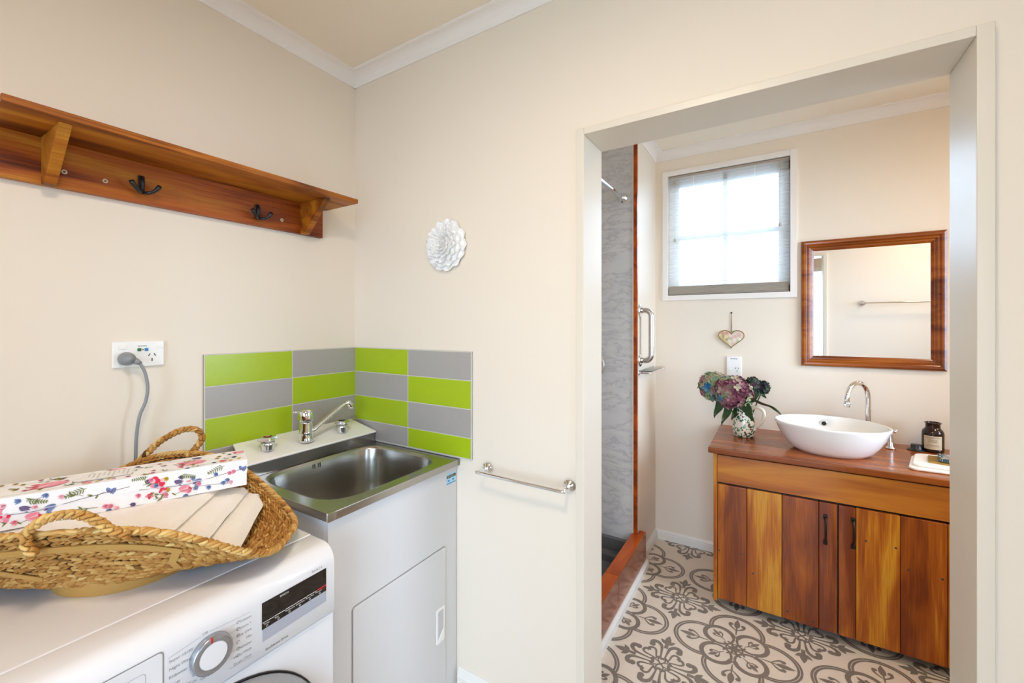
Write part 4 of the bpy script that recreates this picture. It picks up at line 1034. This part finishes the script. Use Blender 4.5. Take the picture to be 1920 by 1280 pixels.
def paint(mb, lo, hi):
    """wild flower print; keeps pieces whose centre lies in v range lo..hi"""
    P = Pat(mb, lambda u, v: surf(min(max(u, 0.001), BLn-0.001), min(max(v, lo), hi), layer[0]), 1)
    def ok(v, s=0.0): return lo-0.02 <= v <= hi+0.02
    def nx(): layer[0] = (layer[0]+0.000008) % 0.0008
    def pink(u, v, s, a=0):
        if not ok(v, s*0.35): return
        for k in range(5):
            nx(); P.leaf(u-0.5*s*cos(a), v-0.5*s*sin(a), a+(k-2)*0.20, s*(0.8+0.1*(k % 2)), s*0.30, [8, 1, 1, 8, 1][k])
        for k in range(3): nx(); P.leaf(u+0.2*s*cos(a), v+0.15*s*(k-1), a+(k-1)*0.5, s*0.30, s*0.13, 2)
    def cluster(u, v, s):
        if not ok(v, s*0.5): return
        for k in range(9):
            nx(); a = 2*PI*k/9; rr = s*random.uniform(0.15, 0.42); P.disc(u+rr*cos(a), v+rr*sin(a), s*random.uniform(0.13, 0.21), random.choice((1, 2, 2, 8)), 9)
    def fern(u, v, s, a):
        if not ok(v, 0.012): return
        nx(); P.ribbon([(u, v), (u+s*cos(a), v+s*sin(a))], 0.0008, mat=3)
        for k in range(7):
            q = (k+1)/8; x, y = u+s*q*cos(a), v+s*q*sin(a)
            for sg in (-1, 1):
                L = s*0.30*(1-0.55*q); 
                if ok(y+L*sin(a+sg*1.0), 0.001): nx(); P.leaf(x, y, a+sg*0.95, L, 0.0017, 3)
    def bell(u, v, s, a, m=5):
        if not ok(v, s*0.3): return
        for k in (-1, 0, 1): nx(); P.leaf(u, v, a+k*0.28, s, s*0.35, (m, 6, m)[k+1])
    def stem(pts, w=0.0009, m=4):
        Q = [q for q in catmull([(a, b, 0) for a, b in pts], 8)]
        seg = []
        for q in Q:
            if ok(q.y, 0.001): seg.append((q.x, q.y))
            else:
                if len(seg) > 2: nx(); P.ribbon(seg, w, mat=m)
                seg = []
        if len(seg) > 2: nx(); P.ribbon(seg, w, mat=m)
    for o in (-0.02, 0.215, 0.45):
        stem([(o, 0.120), (o+0.07, 0.128), (o+0.14, 0.137), (o+0.22, 0.131)], 0.0010)
        stem([(o+0.01, 0.03), (o+0.06, 0.052), (o+0.11, 0.046)], 0.0007); stem([(o+0.03, 0.07), (o+0.09, 0.086), (o+0.15, 0.094), (o+0.20, 0.09)], 0.0008, 3)
        stem([(o+0.10, 0.012), (o+0.15, 0.024), (o+0.21, 0.018)], 0.0007); stem([(o+0.05, 0.152), (o+0.12, 0.146), (o+0.16, 0.155)], 0.0008, 3)
        pink(o+0.130, 0.056, 0.060, 0.12); pink(o+0.030, 0.020, 0.034, 0.2)
        cluster(o+0.068, 0.082, 0.020); cluster(o+0.192, 0.122, 0.030); cluster(o+0.180, 0.140, 0.018); cluster(o+0.202, 0.148, 0.014)
        for k in range(5): 
            if ok(0.084+0.003*k, 0.002): nx(); P.leaf(o+0.030+0.009*k, 0.076+0.003*k, 2.2 if k % 2 else 0.4, 0.010, 0.006, random.choice((7, 3, 7)))
        fern(o+0.066, 0.108, 0.036, 0.35); fern(o+0.150, 0.115, 0.030, 2.9); fern(o+0.205, 0.105, 0.028, 0.1)
        bell(o+0.110, 0.130, 0.020, 0.5); bell(o+0.130, 0.018, 0.022, 2.9, 6); bell(o+0.022, 0.117, 0.015, 0.9); bell(o+0.036, 0.114, 0.012, 2.0); bell(o+0.160, 0.124, 0.018, 2.6, 6)
        bell(o+0.118, 0.142, 0.014, 1.2); pink(o+0.140, 0.147, 0.026, 2.9)
        for k in range(4):
            nx()
            if ok(0.148, 0.006): P.leaf(o+0.165+0.010*k, 0.150-0.003*k, 0.9 if k % 2 else 2.4, 0.012, 0.0026, 3)
            if ok(0.040, 0.006): P.leaf(o+0.165+0.012*k, 0.048-0.004*k, 0.6 if k % 2 else 2.6, 0.012, 0.003, 3)
_old = paint
def paint(mb, lo, hi):
    _old(mb, lo, hi)
    P = Pat(mb, lambda u, v: surf(min(max(u, 0.001), BLn-0.001), min(max(v, lo), hi), layer[0]), 1)
    for k in range(int((hi-lo)*900)):
        layer[0] = (layer[0]+0.000008) % 0.0008
        u, v, a = random.uniform(0.01, BLn-0.02), random.uniform(lo+0.003, hi-0.003), random.uniform(-0.5, 0.6)
        c = random.choice((3, 3, 5, 8, 1, 7, 6))
        if c == 3:
            P.ribbon([(u, v), (u+0.012, v+0.012*a), (u+0.026, v+0.010*a)], 0.0007, mat=4)
            P.leaf(u+0.010, v+0.010*a, a+0.7, 0.012, 0.003, 3); P.leaf(u+0.018, v+0.010*a, a-0.8, 0.010, 0.003, 3)
        else:
            for q in range(3): P.leaf(u, v, a+0.5*q, 0.010, 0.005, c)
paint(lid, 0.001, BWd-0.0008); paint(lid, BWd+0.0008, BWd+0.0305); paint(tray, BWd+0.0325, BWd+0.0615)
link('box_lid', lid, FL, bx_, fix=False); link('box_tray', tray, FL, bx_, fix=False)
stk = MB(); stk.add([bxp(l, w, BT+0.0015) for l, w in ((0.215, 0.020), (0.215, 0.074), (0.300, 0.074), (0.300, 0.020))], [[0, 1, 2, 3]], 0)
for k in range(9):
    l = 0.222+k*0.008
    stk.add([bxp(a, w, BT+0.0018) for a, w in ((l, 0.026), (l, 0.068-0.010*(k % 3)), (l+0.0022, 0.068-0.010*(k % 3)), (l+0.0022, 0.026))], [[0, 1, 2, 3]], 1)
link('box_sticker', stk, [plain('sticker_paper', '#EDEBEA', 0.4), plain('sticker_faint_print', '#C9C4C4', 0.6)], bx_, fix=False, label='pale printed sticker on the lid')

# ------------------------------------------------------------------ window blind
bl = thing('window_blind', (1.288, 1.63, 1.56), 'sheer white pleated blind with beige folded stack in the bathroom window', 'blind')
link('head_rail', MB().box(A0+0.004, A1-0.004, 1.622, 1.645, 2.296, 2.3085, bev=0.002), plain('rail_beige', '#B3A596', 0.5), bl)
pl = MB(); n = 74; z0, z1 = 1.612, 2.296; vs = []
for k in range(n+1):
    z = z0+(z1-z0)*k/n; y = 1.632 + (0.003 if k % 2 else -0.003)
    vs += [Vector((A0+0.005, y, z)), Vector((A1-0.005, y, z))]
pl.add(vs, [[2*k, 2*k+1, 2*k+3, 2*k+2] for k in range(n)])
link('sheer_fabric', pl, M_['sheer'], bl, fix=False)
pk = MB(); 
for k in range(9): pk.box(A0+0.006, A1-0.006, 1.621, 1.645, 1.567+k*0.0052, 1.5714+k*0.0052, bev=0.0012, seg=1)
link('folded_stack', pk, M_['beigeblind'], bl)
link('bottom_rail', MB().box(A0+0.005, A1-0.005, 1.620, 1.646, 1.558, 1.5665, bev=0.002), plain('rail_taupe', '#9A9184', 0.5), bl)
for x in (1.113, 1.443):
    link('lift_cord', MB().tube([(x, 1.6265, 1.612), (x, 1.6265, 2.297)], 0.0008, 6), M_['plastic'], bl)
for x, zt, zb in ((1.004, 2.296, 1.905), (1.566, 2.296, 1.935)):
    co = link('pull_cord', MB().tube([(x, 1.617, zt), (x, 1.617, zb)], 0.0009, 6), M_['beigeblind'], bl)
    link('cord_tassel', MB().lathe([(0.003, 0.008), (0.0065, 0.0), (0.0065, -0.010), (0.004, -0.012)], (x, 1.617, zb), 12), M_['beigeblind'], co)
    link('cord_guide', MB().box(x-0.0075, x+0.0075, 1.613, 1.6195, zt-0.042, zt-0.016, bev=0.002), M_['beigeblind'], co)

# ------------------------------------------------------------------ mirror
mi = thing('wall_mirror', (1.952, 1.62, 1.147), 'mirror in a moulded reddish timber frame above the vanity', 'mirror')
prof = [(0, 0.0005), (0, 0.012), (0.003, 0.020), (0.012, 0.024), (0.020, 0.023), (0.024, 0.018), (0.027, 0.0165), (0.029, 0.019), (0.034, 0.0195), (0.038, 0.015), (0.042, 0.0125), (0.046, 0.0125), (0.050, 0.010), (0.057, 0.0065), (0.057, 0.0005)]
MX0, MX1, MZ0, MZ1 = 1.6635, 2.2400, 1.1470, 1.8245
fm = MB(); vs = []
for d, h in prof:
    for x, z in ((MX0+d, MZ0+d), (MX1-d, MZ0+d), (MX1-d, MZ1-d), (MX0+d, MZ1-d)): vs.append(Vector((x, 1.62-h, z)))
np_ = len(prof)
for s in range(4):
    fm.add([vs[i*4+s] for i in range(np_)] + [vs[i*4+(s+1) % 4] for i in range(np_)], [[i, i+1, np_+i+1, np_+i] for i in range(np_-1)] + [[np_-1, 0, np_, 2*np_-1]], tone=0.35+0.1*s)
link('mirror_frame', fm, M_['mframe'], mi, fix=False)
link('mirror_glass', MB().box(MX0+0.055, MX1-0.055, 1.6150, 1.6190, MZ0+0.055, MZ1-0.055), M_['mirror'], mi)

# ------------------------------------------------------------------ heart ornament, bathroom socket
he = thing('heart_ornament', (1.322, 1.60, 1.234), 'small heart ornament printed with roses hanging on the bathroom wall', 'wall ornament')
hp_ = []
for k in range(48):
    a = 2*PI*k/48; x = 16*sin(a)**3; y = 13*cos(a)-5*cos(2*a)-2*cos(3*a)-cos(4*a); hp_.append((1.322+x*0.0042, 1.2935+y*0.0036))
mb = MB().prism(hp_, lambda u, v, d: Vector((u, d, v)), 1.608, 1.6185, bev=0.0015)
link('heart_plaque', mb, M_['heartm'], he)
mb = MB().tube([Vector((u, 1.6085, v)) for u, v in hp_], 0.0022, 8, closed=True); link('heart_rim', mb, plain('antique_gold', '#8E7232', 0.4, metal=0.6), he, label='gold coloured edge')
mb = MB().tube([(1.3200, 1.615, 1.328), (1.3212, 1.616, 1.380), (1.3220, 1.616, 1.436)], 0.0013, 6); mb.tube([(1.3245, 1.615, 1.328), (1.3230, 1.616, 1.380), (1.3222, 1.616, 1.436)], 0.0013, 6)
link('hanging_cord', mb, plain('jute_cord', '#8A6A3C', 0.8), he)
link('wall_nail', MB().lathe([(0.0045, 0), (0.005, 0.004), (0.0003, 0.006)], (1.3222, 1.6196, 1.441), 12, M=Matrix.Rotation(PI/2, 3, 'X')), M_['darkbronze'], he)
bo = thing('wall_socket', (1.336, 1.62, 1.13), 'small white wall socket half hidden behind the hydrangeas', 'socket')
mb = MB().box(1.297, 1.375, 1.611, 1.6197, 1.070, 1.184, bev=0.003)
ticks(mb, (1.352, 1.6108, 1.108), 1.15, (1, 0, 0), (0, 0, 1), (0, -1, 0))
link('face_plate', mb, [M_['plastic'], M_['black']], bo)
link('switch', MB().box(1.309, 1.327, 1.6085, 1.6112, 1.100, 1.114, bev=0.001), M_['plastic'], bo)
mb = MB()
for a, b in ((1.318, 1.326), (1.328, 1.333), (1.335, 1.345), (1.347, 1.354)): mb.box(a, b, 1.6105, 1.6109, 1.168, 1.173)
link('printed_mark', mb, M_['greyink'], bo)

# ------------------------------------------------------------------ vanity
VX0, VX1, VF = 1.286, 2.290, 1.078
va = thing('vanity_cabinet', (1.79, 1.34, 0), 'stained timber vanity cabinet with plank doors and dark handles', 'vanity')
link('counter_top', MB().box(1.264, 2.315, 1.060, 1.6195, 0.7475, 0.775, bev=0.0045, tone=0.5, seg=3), M_['vtop'], va)
link('side_panel', MB().box(VX0, VX0+0.017, VF-0.003, 1.6195, 0.030, 0.7470, bev=0.001, tone=0.45), M_['vdoor'], va)
link('side_panel', MB().box(VX1-0.017, VX1, VF-0.003, 1.6195, 0.030, 0.7470, bev=0.001, tone=0.45), M_['vdoor'], va)
link('carcass', MB().box(VX0+0.018, VX1-0.018, VF+0.024, 1.6190, 0.040, 0.7465), M_['black'], va, label='dark interior behind the doors')
link('front_rail', MB().box(VX0+0.0175, VX1-0.0175, VF, VF+0.022, 0.608, 0.7400, bev=0.0012, tone=0.5), M_['vrail'], va)
def door(xs, tones, hx, hz0, hz1, nm):
    mb = MB()
    for i in range(len(xs)-1):
        mb.box(xs[i]+0.0006, xs[i+1]-0.0006, VF, VF+0.022, 0.043, 0.5985, bev=0.0022, tone=tones[i], seg=1)
    for x, z in ((1.312, 0.277), (1.408, 0.285), (1.454, 0.208), (1.590, 0.080), (1.684, 0.067), (1.864, 0.470), (1.958, 0.466), (1.996, 0.389), (2.095, 0.382)):
        if xs[0] < x < xs[-1]: mb.lathe([(0.0042, 0.0), (0.0042, 0.0004)], (x, VF, z), 10, mat=1, M=Matrix.Rotation(PI/2, 3, 'X'))
    d = link('door', mb, [M_['vdoor'], M_['ink']], va)
    hm = MB().tube(bez((hx, VF-0.004, hz1-0.012), (hx, VF-0.034, hz1-0.022), (hx, VF-0.034, hz0+0.022), (hx, VF-0.004, hz0+0.012), 16), [0.0052, 0.0046, 0.0042]+[0.0040]*4+[0.0046]*3+[0.0040]*4+[0.0042, 0.0046, 0.0052], 10)
    for z in (hz0+0.009, hz1-0.009): hm.box(hx-0.0075, hx+0.0075, VF-0.007, VF+0.0002, z-0.011, z+0.011, bev=0.003)
    link('handle', hm, M_['darkbronze'], d)
door([1.304, 1.429, 1.568, 1.704, 1.7685], [0.35, 0.80, 0.10, 0.05], 1.7270, 0.420, 0.548, 0)
door([1.7725, 1.831, 1.972, 2.110, 2.2715], [0.08, 0.55, 0.15, 0.45], 1.8215, 0.428, 0.556, 1)
for x in (1.50, 2.12):
    link('support_leg', MB().box(x-0.02, x+0.02, 1.50, 1.55, 0.0005, 0.0395), M_['black'], va)

# ------------------------------------------------------------------ basin and taps
BC_ = (1.762, 1.292)
def bprof(r_, z): return r_, z
mb = MB()
prof_o = [(0.62, 0.7755), (0.70, 0.7765), (0.80, 0.795), (0.89, 0.825), (0.955, 0.862), (0.99, 0.892), (1.0, 0.902), (0.995, 0.9075), (0.975, 0.909), (0.955, 0.906), (0.935, 0.890), (0.88, 0.860), (0.76, 0.830), (0.55, 0.812), (0.25, 0.803), (0.003, 0.801)]
def tilt(r, th, z):  # oval bowl, narrower foot
    k = min(1.0, max(0.0, (0.909-z)/0.134)) if r > 0.6 and z < 0.9 else 0
    return Vector((BC_[0] + 0.224*r*cos(th)*(1-0.10*k), BC_[1] + 0.186*r*sin(th)*(1-0.05*k), z))
vs = []; S = 72
for r, z in prof_o:
    for k in range(S): vs.append(tilt(r, 2*PI*k/S, z))
mb.add(vs, [[i*S+k, i*S+(k+1) % S, (i+1)*S+(k+1) % S, (i+1)*S+k] for i in range(len(prof_o)-1) for k in range(S)] + [list(range(S))[::-1], [(len(prof_o)-1)*S+k for k in range(S)]], smooth=True)
ba = thing('basin', (BC_[0], BC_[1], 0.775), 'white oval vessel basin on the timber vanity top', 'basin')
bb = link('bowl', mb, M_['ceramic'], ba)
R = Matrix.Rotation(PI/2, 3, 'X') 
mb = MB().lathe([(0.0155, 0.0), (0.0155, 0.003), (0.0115, 0.0042), (0.0100, 0.0018)], (1.752, 1.4545, 0.872), 24, M=R)
link('overflow_ring', mb, M_['chrome'], bb)
link('overflow_hole', MB().lathe([(0.0098, 0.002), (0.0003, 0.0022)], (1.752, 1.4545, 0.872), 20, M=R), M_['black'], bb)
link('waste_plug', MB().lathe([(0.03, 0.8035), (0.028, 0.8075), (0.0004, 0.809)], (BC_[0], BC_[1], 0), 24), M_['chrome'], bb)
bt = thing('basin_tap', (1.934, 1.515, 0.775), 'tall chrome gooseneck spout behind the white basin', 'tap')
p = [Vector((1.934, 1.515, 0.777)), Vector((1.934, 1.515, 0.90)), Vector((1.934, 1.515, 1.005))]
d = Vector((1.838-1.934, 1.400-1.515, 0)); rad = d.length/2; d.normalize(); c = Vector((1.934, 1.515, 1.010)) + d*rad
for k in range(1, 17):
    a = PI - PI*1.0*k/16; p.append(c + d*rad*cos(a) + Vector((0, 0, rad*sin(a))))
p += [p[-1]+Vector((0, 0, -0.016))]
tpb = link('spout', MB().tube(p, [0.0115]*5+[0.0112]*6+[0.0108]*(len(p)-11), 16), M_['chrome'], bt)
e = p[-1]
link('nozzle', MB().lathe([(0.0108, 0.004), (0.0145, 0.0), (0.0150, -0.008), (0.0120, -0.012), (0.0125, -0.022)], e, 20), M_['chrome'], tpb)
link('tap_base', MB().lathe([(0.026, 0.0005), (0.026, 0.005), (0.018, 0.010), (0.0145, 0.016), (0.0135, 0.030)], (1.934, 1.515, 0.775), 28), M_['chrome'], bt)
th_ = thing('pillar_tap', (2.014, 1.490, 0.775), 'small chrome pillar tap half hidden behind the right end of the basin', 'tap')
mb = MB().lathe([(0.020, 0.0005), (0.020, 0.006), (0.011, 0.012), (0.008, 0.068), (0.010, 0.076), (0.010, 0.094), (0.006, 0.100), (0.0005, 0.102)], (2.014, 1.490, 0.775), 24)
link('tap_body', mb, M_['chrome'], th_)
mb = MB()
for a in (0.5, 0.5+PI/2, 0.5+PI, 0.5+1.5*PI):
    mb.tube([(2.014+0.012*cos(a), 1.490+0.012*sin(a), 0.862), (2.014+0.024*cos(a), 1.490+0.024*sin(a), 0.863)], [0.0035, 0.0040], 10)
    mb.lathe([(0.0005, -0.007), (0.0055, -0.004), (0.0075, 0), (0.0055, 0.004), (0.0005, 0.007)], (2.014+0.026*cos(a), 1.490+0.026*sin(a), 0.863), 12)
link('cross_handle', mb, M_['chrome'], th_)

# ------------------------------------------------------------------ jug with hydrangeas
JX, JY = 1.400, 1.385
ju = thing('ceramic_jug', (JX, JY, 0.775), 'cream ceramic jug with green leaf print holding the hydrangeas', 'jug')
mb = MB().lathe([(0.040, 0.7755), (0.047, 0.777), (0.053, 0.790), (0.0555, 0.815), (0.053, 0.850), (0.046, 0.890), (0.040, 0.920), (0.0385, 0.938), (0.041, 0.950), (0.0385, 0.950), (0.036, 0.938), (0.038, 0.90), (0.048, 0.84), (0.048, 0.80), (0.0005, 0.79)], (JX, JY, 0), 40)
link('jug_body', mb, M_['jug'], ju)
dh = Vector((0.93, -0.36, 0))
hp2 = catmull([Vector((JX, JY, 0.925))+dh*0.036, Vector((JX, JY, 0.938))+dh*0.062, Vector((JX, JY, 0.925))+dh*0.096, Vector((JX, JY, 0.885))+dh*0.098, Vector((JX, JY, 0.850))+dh*0.078, Vector((JX, JY, 0.828))+dh*0.054, Vector((JX, JY, 0.815))+dh*0.056], 6)
link('jug_handle', MB().tube(hp2, 0.0075, 12, flat=1.2), plain('cream_glaze', '#EBE0CC', 0.2, coat=0.5), ju)
random.seed(5)
def floret(mb, c, nrm, s, tone):
    nrm = nrm.normalized(); t1 = nrm.cross(Vector((0.3, 0.5, 0.8))).normalized(); t2 = nrm.cross(t1); a0 = random.uniform(0, PI)
    for k in range(4):
        a = a0 + PI/2*k + random.uniform(-0.12, 0.12); d1 = t1*cos(a)+t2*sin(a); d2 = t2*cos(a)-t1*sin(a); cup = random.uniform(0.05, 0.35)
        q = [c, c+d1*s*0.45+d2*s*0.42+nrm*s*cup*0.5, c+d1*s*0.85+d2*s*0.30+nrm*s*cup*0.9, c+d1*s*1.02+nrm*s*cup*1.2, c+d1*s*0.85-d2*s*0.30+nrm*s*cup*0.9, c+d1*s*0.45-d2*s*0.42+nrm*s*cup*0.5, c+d1*s*0.5-nrm*s*0.06]
        mb.add(q, [[0, 1, 6], [1, 2, 6], [2, 3, 6], [3, 4, 6], [4, 5, 6], [5, 0, 6]], 0, min(1, max(0, tone+random.uniform(-0.07, 0.07))), False)
def leafmesh(mb, a, b, w, sag, side):
    a, b = Vector(a), Vector(b); d = b-a; L = d.length; d.normalize(); sd = Vector(side); sd = (sd - d*sd.dot(d)).normalized(); n = d.cross(sd)
    if n.z < 0: n = -n
    def f(u, v):
        x = 2*v-1; ww = w*0.5*(sin(PI*u**0.75)**0.8)*(1-0.25*u)
        ctr = a + d*L*u + Vector((0, 0, 1))*sag*sin(PI*u*0.9)
        return ctr + sd*ww*x + n*(-0.10*w*(1-abs(x)) + 0.006*sin(9*u)*abs(x))
    mb.grid(f, 12, 6)
def hydr(c, rad, sx, sz, n, s, tonef, mat, label, stem_to, leaves, name='hydrangea'):
    c = Vector(c)
    t = thing(name, stem_to, label, 'flower', 'hydrangeas in the jug')
    mb = MB(); 
    for k in range(n):
        y = 1-2*(k+0.5)/n; r_ = math.sqrt(1-y*y); ph = k*2.39996
        d = Vector((r_*cos(ph), r_*sin(ph), y)); jj = random.uniform(0.88, 1.06)
        p = c + Vector((d.x*rad*sx, d.y*rad, d.z*rad*sz))*jj
        floret(mb, p, d + Vector([random.uniform(-0.25, 0.25) for _ in range(3)]), s*random.uniform(0.85, 1.15), tonef(d, p))
    link('flower_head', mb, mat, t, fix=False)
    mb = MB().tube(bez(c, c*0.5+Vector(stem_to)*0.5+Vector((0, 0, 0.03)), Vector(stem_to)+Vector((0, 0, 0.04)), Vector(stem_to), 8), 0.0032, 8)
    link('stem', mb, M_['leaf'], t)
    for (a, b, w, sg, sd) in leaves:
        mb = MB(); leafmesh(mb, a, b, w, sg, sd); link('leaf', mb, M_['leaf'], t, fix=False)
random.seed(9)
def tl(d, p): return 0.60 + 0.22*d.x*-0.2 + 0.50*noise.noise(p*22) + (0.22 if (d.z < 0.25 and d.x < 0.2 and d.z > -0.5) else 0) - (0.35 if d.x < -0.55 else 0)
def tm_(d, p): return 0.33 + 0.75*noise.noise(p*24+Vector((5, 0, 0))) + (0.38 if (d.x < 0.1 and noise.noise(p*14) > 0.0) else 0) - (0.12 if d.x > 0.2 and d.z > 0 else 0)
hydr((1.252, 1.400, 1.030), 0.070, 1.05, 1.08, 120, 0.0205, tl, M_['petal'], 'pale green and blue hydrangea head, leftmost in the jug', (JX-0.012, JY, 0.80),
     [((1.30, 1.36, 0.975), (1.262, 1.33, 0.865), 0.052, 0.004, (1, -0.3, 0.2))])
hydr((1.345, 1.345, 1.012), 0.082, 1.18, 0.98, 150, 0.0225, tm_, M_['petal'], 'large mauve and green hydrangea head in the middle of the jug', (JX, JY-0.012, 0.80),
     [((1.345, 1.35, 0.965), (1.300, 1.30, 0.835), 0.046, 0.004, (1, -0.2, 0.1)), ((1.385, 1.36, 0.960), (1.345, 1.345, 0.860), 0.045, 0.0, (1, -0.4, 0)),
      ((1.375, 1.34, 0.968), (1.452, 1.29, 0.868), 0.062, 0.018, (0.7, -0.2, 0.9))])
hydr((1.442, 1.395, 1.048), 0.038, 0.9, 1.15, 60, 0.0150, lambda d, p: 0.5+0.8*noise.noise(p*30), M_['petaldark'], 'small dark green hydrangea head right of the mauve one', (JX+0.010, JY, 0.80),
     [((1.40, 1.37, 0.965), (1.568, 1.36, 0.905), 0.050, 0.030, (0.1, -1, 0.5)), ((1.40, 1.38, 0.96), (1.475, 1.36, 1.010), 0.060, 0.004, (0.5, 0.2, -1))])
hydr((1.492, 1.400, 1.040), 0.028, 0.9, 1.15, 36, 0.0145, lambda d, p: 0.5+0.8*noise.noise(p*30), M_['petaldark'], 'smallest dark hydrangea head, rightmost in the jug', (JX+0.018, JY+0.006, 0.80),
     [((1.475, 1.39, 1.015), (1.505, 1.38, 0.985), 0.018, 0.0, (0.6, 0.2, 1))])

# ------------------------------------------------------------------ candle jar, its lid, soap dish
jx, jy = 2.172, 1.532
cj = thing('candle_jar', (jx, jy, 0.775), 'brown glass candle jar with cream label on the vanity', 'jar')
link('jar_body', MB().lathe([(0.034, 0.7755), (0.0385, 0.779), (0.0390, 0.785), (0.0390, 0.862), (0.037, 0.873), (0.029, 0.884), (0.0262, 0.888), (0.0258, 0.907), (0.030, 0.909), (0.0305, 0.912), (0.0265, 0.9135), (0.0235, 0.911), (0.0235, 0.89), (0.0005, 0.885)], (jx, jy, 0), 40), M_['amber'], cj)
mb = MB(); aim = math.atan2(CAM[1]-jy, CAM[0]-jx)
mb.grid(lambda u, v: Vector((jx+0.0393*cos(aim-0.86+1.72*u), jy+0.0393*sin(aim-0.86+1.72*u), 0.792+0.062*v)), 16, 1, smooth=True)
lb = link('paper_label', mb, M_['labelp'], cj, fix=False)
mb = MB()
def jarrow(z, h, a0, a1): mb.grid(lambda u, v: Vector((jx+0.0395*cos(aim+a0+(a1-a0)*u), jy+0.0395*sin(aim+a0+(a1-a0)*u), z+h*v)), 8, 1)
for z, a in ((0.8475, 0.55), (0.844, 0.75), (0.812, 0.5), (0.807, 0.62)): jarrow(z, 0.0010, -a, a)
for s, z in (('VANILLA', 0.8330), ('& AMBER', 0.8250)):
    q = text('', s, (0, 0, 0), 0.0078, None, None, (1, 0, 0), (0, 1, 0), 'CENTER')
    mb.add([Vector((jx+0.0396*cos(aim+v.x/0.0396), jy+0.0396*sin(aim+v.x/0.0396), z+v.y)) for v in q.v], q.f)
link('label_print', mb, M_['ink'], lb, fix=False)
cl = link('jar_lid', MB().lathe([(0.033, 0.7755), (0.0335, 0.7785), (0.030, 0.781), (0.0215, 0.782), (0.0205, 0.800), (0.019, 0.804), (0.0005, 0.805)], (2.112, 1.520, 0), 36), plain('black_lid', (0.01, 0.011, 0.014, 1), 0.35, coat=0.3))
tag(cl, 'black jar lid lying on the timber beside the brown jar', 'lid')
def rr(x0, x1, y0, y1, r, n=5):
    return [(a, b) for a, b in rrect(x0, x1, y0, y1, r, n)]
sd = thing('cloth_pad', (2.14, 1.27, 0.775), 'white folded cloth pad under the floral soap on the vanity', 'cloth')
mb = MB().prism(rr(2.035, 2.215, 1.135, 1.375, 0.03), lambda u, v, d: Vector((u+(v-1.25)*0.25, v, d)), 0.7755, 0.786, bev=0.004, smooth=True)
mb.prism(rr(2.045, 2.215, 1.160, 1.375, 0.03), lambda u, v, d: Vector((u+(v-1.25)*0.25, v, d)), 0.7862, 0.796, bev=0.004, smooth=True)
link('folded_cloth', mb, M_['towel'], sd)
sp_ = thing('soap_bar', (2.155, 1.27, 0.7965), 'floral wrapped soap bar with gold band on the white cloth', 'soap')
mb = MB().prism([(2.085, 1.215), (2.215, 1.185), (2.245, 1.320), (2.110, 1.330)], lambda u, v, d: Vector((u, v, d)), 0.7965, 0.802, bev=0.001); link('gold_wrap', mb, plain('gold_card', '#B08A3C', 0.35, metal=0.5), sp_)
mb = MB().prism([(2.120, 1.222), (2.235, 1.195), (2.252, 1.300), (2.135, 1.315)], lambda u, v, d: Vector((u, v, d)), 0.8022, 0.818, bev=0.002); link('floral_wrapper', mb, M_['soapm'], sp_)

# ------------------------------------------------------------------ shower and nib fittings
gr = thing('grab_rail', (0.885, 1.240, 1.31), 'vertical brushed steel grab rail on the wall beside the window', 'grab rail')
pts = [Vector((0.888, 1.240, 1.452)), Vector((0.915, 1.240, 1.452))]
for k in range(1, 9): a = PI/2*k/8; pts.append(Vector((0.915+0.035*sin(a), 1.240, 1.417+0.035*cos(a))))
for k in range(0, 9): a = PI/2*k/8; pts.append(Vector((0.915+0.035*cos(a), 1.240, 1.203-0.035*sin(a))))
pts.append(Vector((0.888, 1.240, 1.168)))
link('rail_bar', MB().tube(pts, 0.0155, 18), M_['brushed'], gr)
for z in (1.452, 1.168):
    link('wall_flange', MB().lathe([(0.036, 0.0003), (0.036, 0.004), (0.030, 0.009), (0.017, 0.011)], (0.8853, 1.242, z), 28, M=Matrix.Rotation(PI/2, 3, 'Y')), M_['chrome'], gr)
gs = thing('glass_shelf', (0.885, 1.38, 1.098), 'small clear glass shelf with chrome brackets below the grab rail', 'shelf')
for y in (1.222, 1.545):
    mb = MB().lathe([(0.0145, 0.0003), (0.0145, 0.004), (0.006, 0.008)], (0.8853, y, 1.098), 20, M=Matrix.Rotation(PI/2, 3, 'Y'))
    mb.tube([(0.890, y, 1.098), (0.930, y, 1.098), (0.957, y, 1.101)], [0.0065, 0.0055, 0.0030], 10)
    link('bracket', mb, M_['chrome'], gs)
link('glass_plate', MB().box(0.8875, 0.955, 1.215, 1.560, 1.1065, 1.1100), M_['glass'], gs)
sr = thing('shower_rail', (0.80, 0.66, 2.095), 'chrome shower curtain rail meeting the grey marble panel', 'rail')
link('rail_bar', MB().tube([(0.80, 0.1185, 2.095), (0.80, 1.186, 2.095)], 0.0125, 16), M_['chrome'], sr)
link('wall_flange', MB().lathe([(0.030, 0.0003), (0.030, 0.004), (0.024, 0.008), (0.016, 0.022), (0.0128, 0.026)], (0.80, 1.1897, 2.095), 28, M=Matrix.Rotation(PI/2, 3, 'X')), M_['chrome'], sr)
sx_ = thing('shower_mixer', (0.612, 1.19, 1.132), 'round chrome shower mixer plate on the grey marble panel', 'shower mixer')
link('mixer_plate', MB().lathe([(0.084, 0.0003), (0.084, 0.005), (0.076, 0.008), (0.024, 0.009), (0.022, 0.045), (0.0005, 0.048)], (0.612, 1.1897, 1.132), 48, M=Matrix.Rotation(PI/2, 3, 'X')), M_['brushed'], sx_)
link('mixer_lever', MB().tube([(0.612, 1.150, 1.132), (0.612, 1.128, 1.085)], [0.008, 0.006], 10), M_['chrome'], sx_)
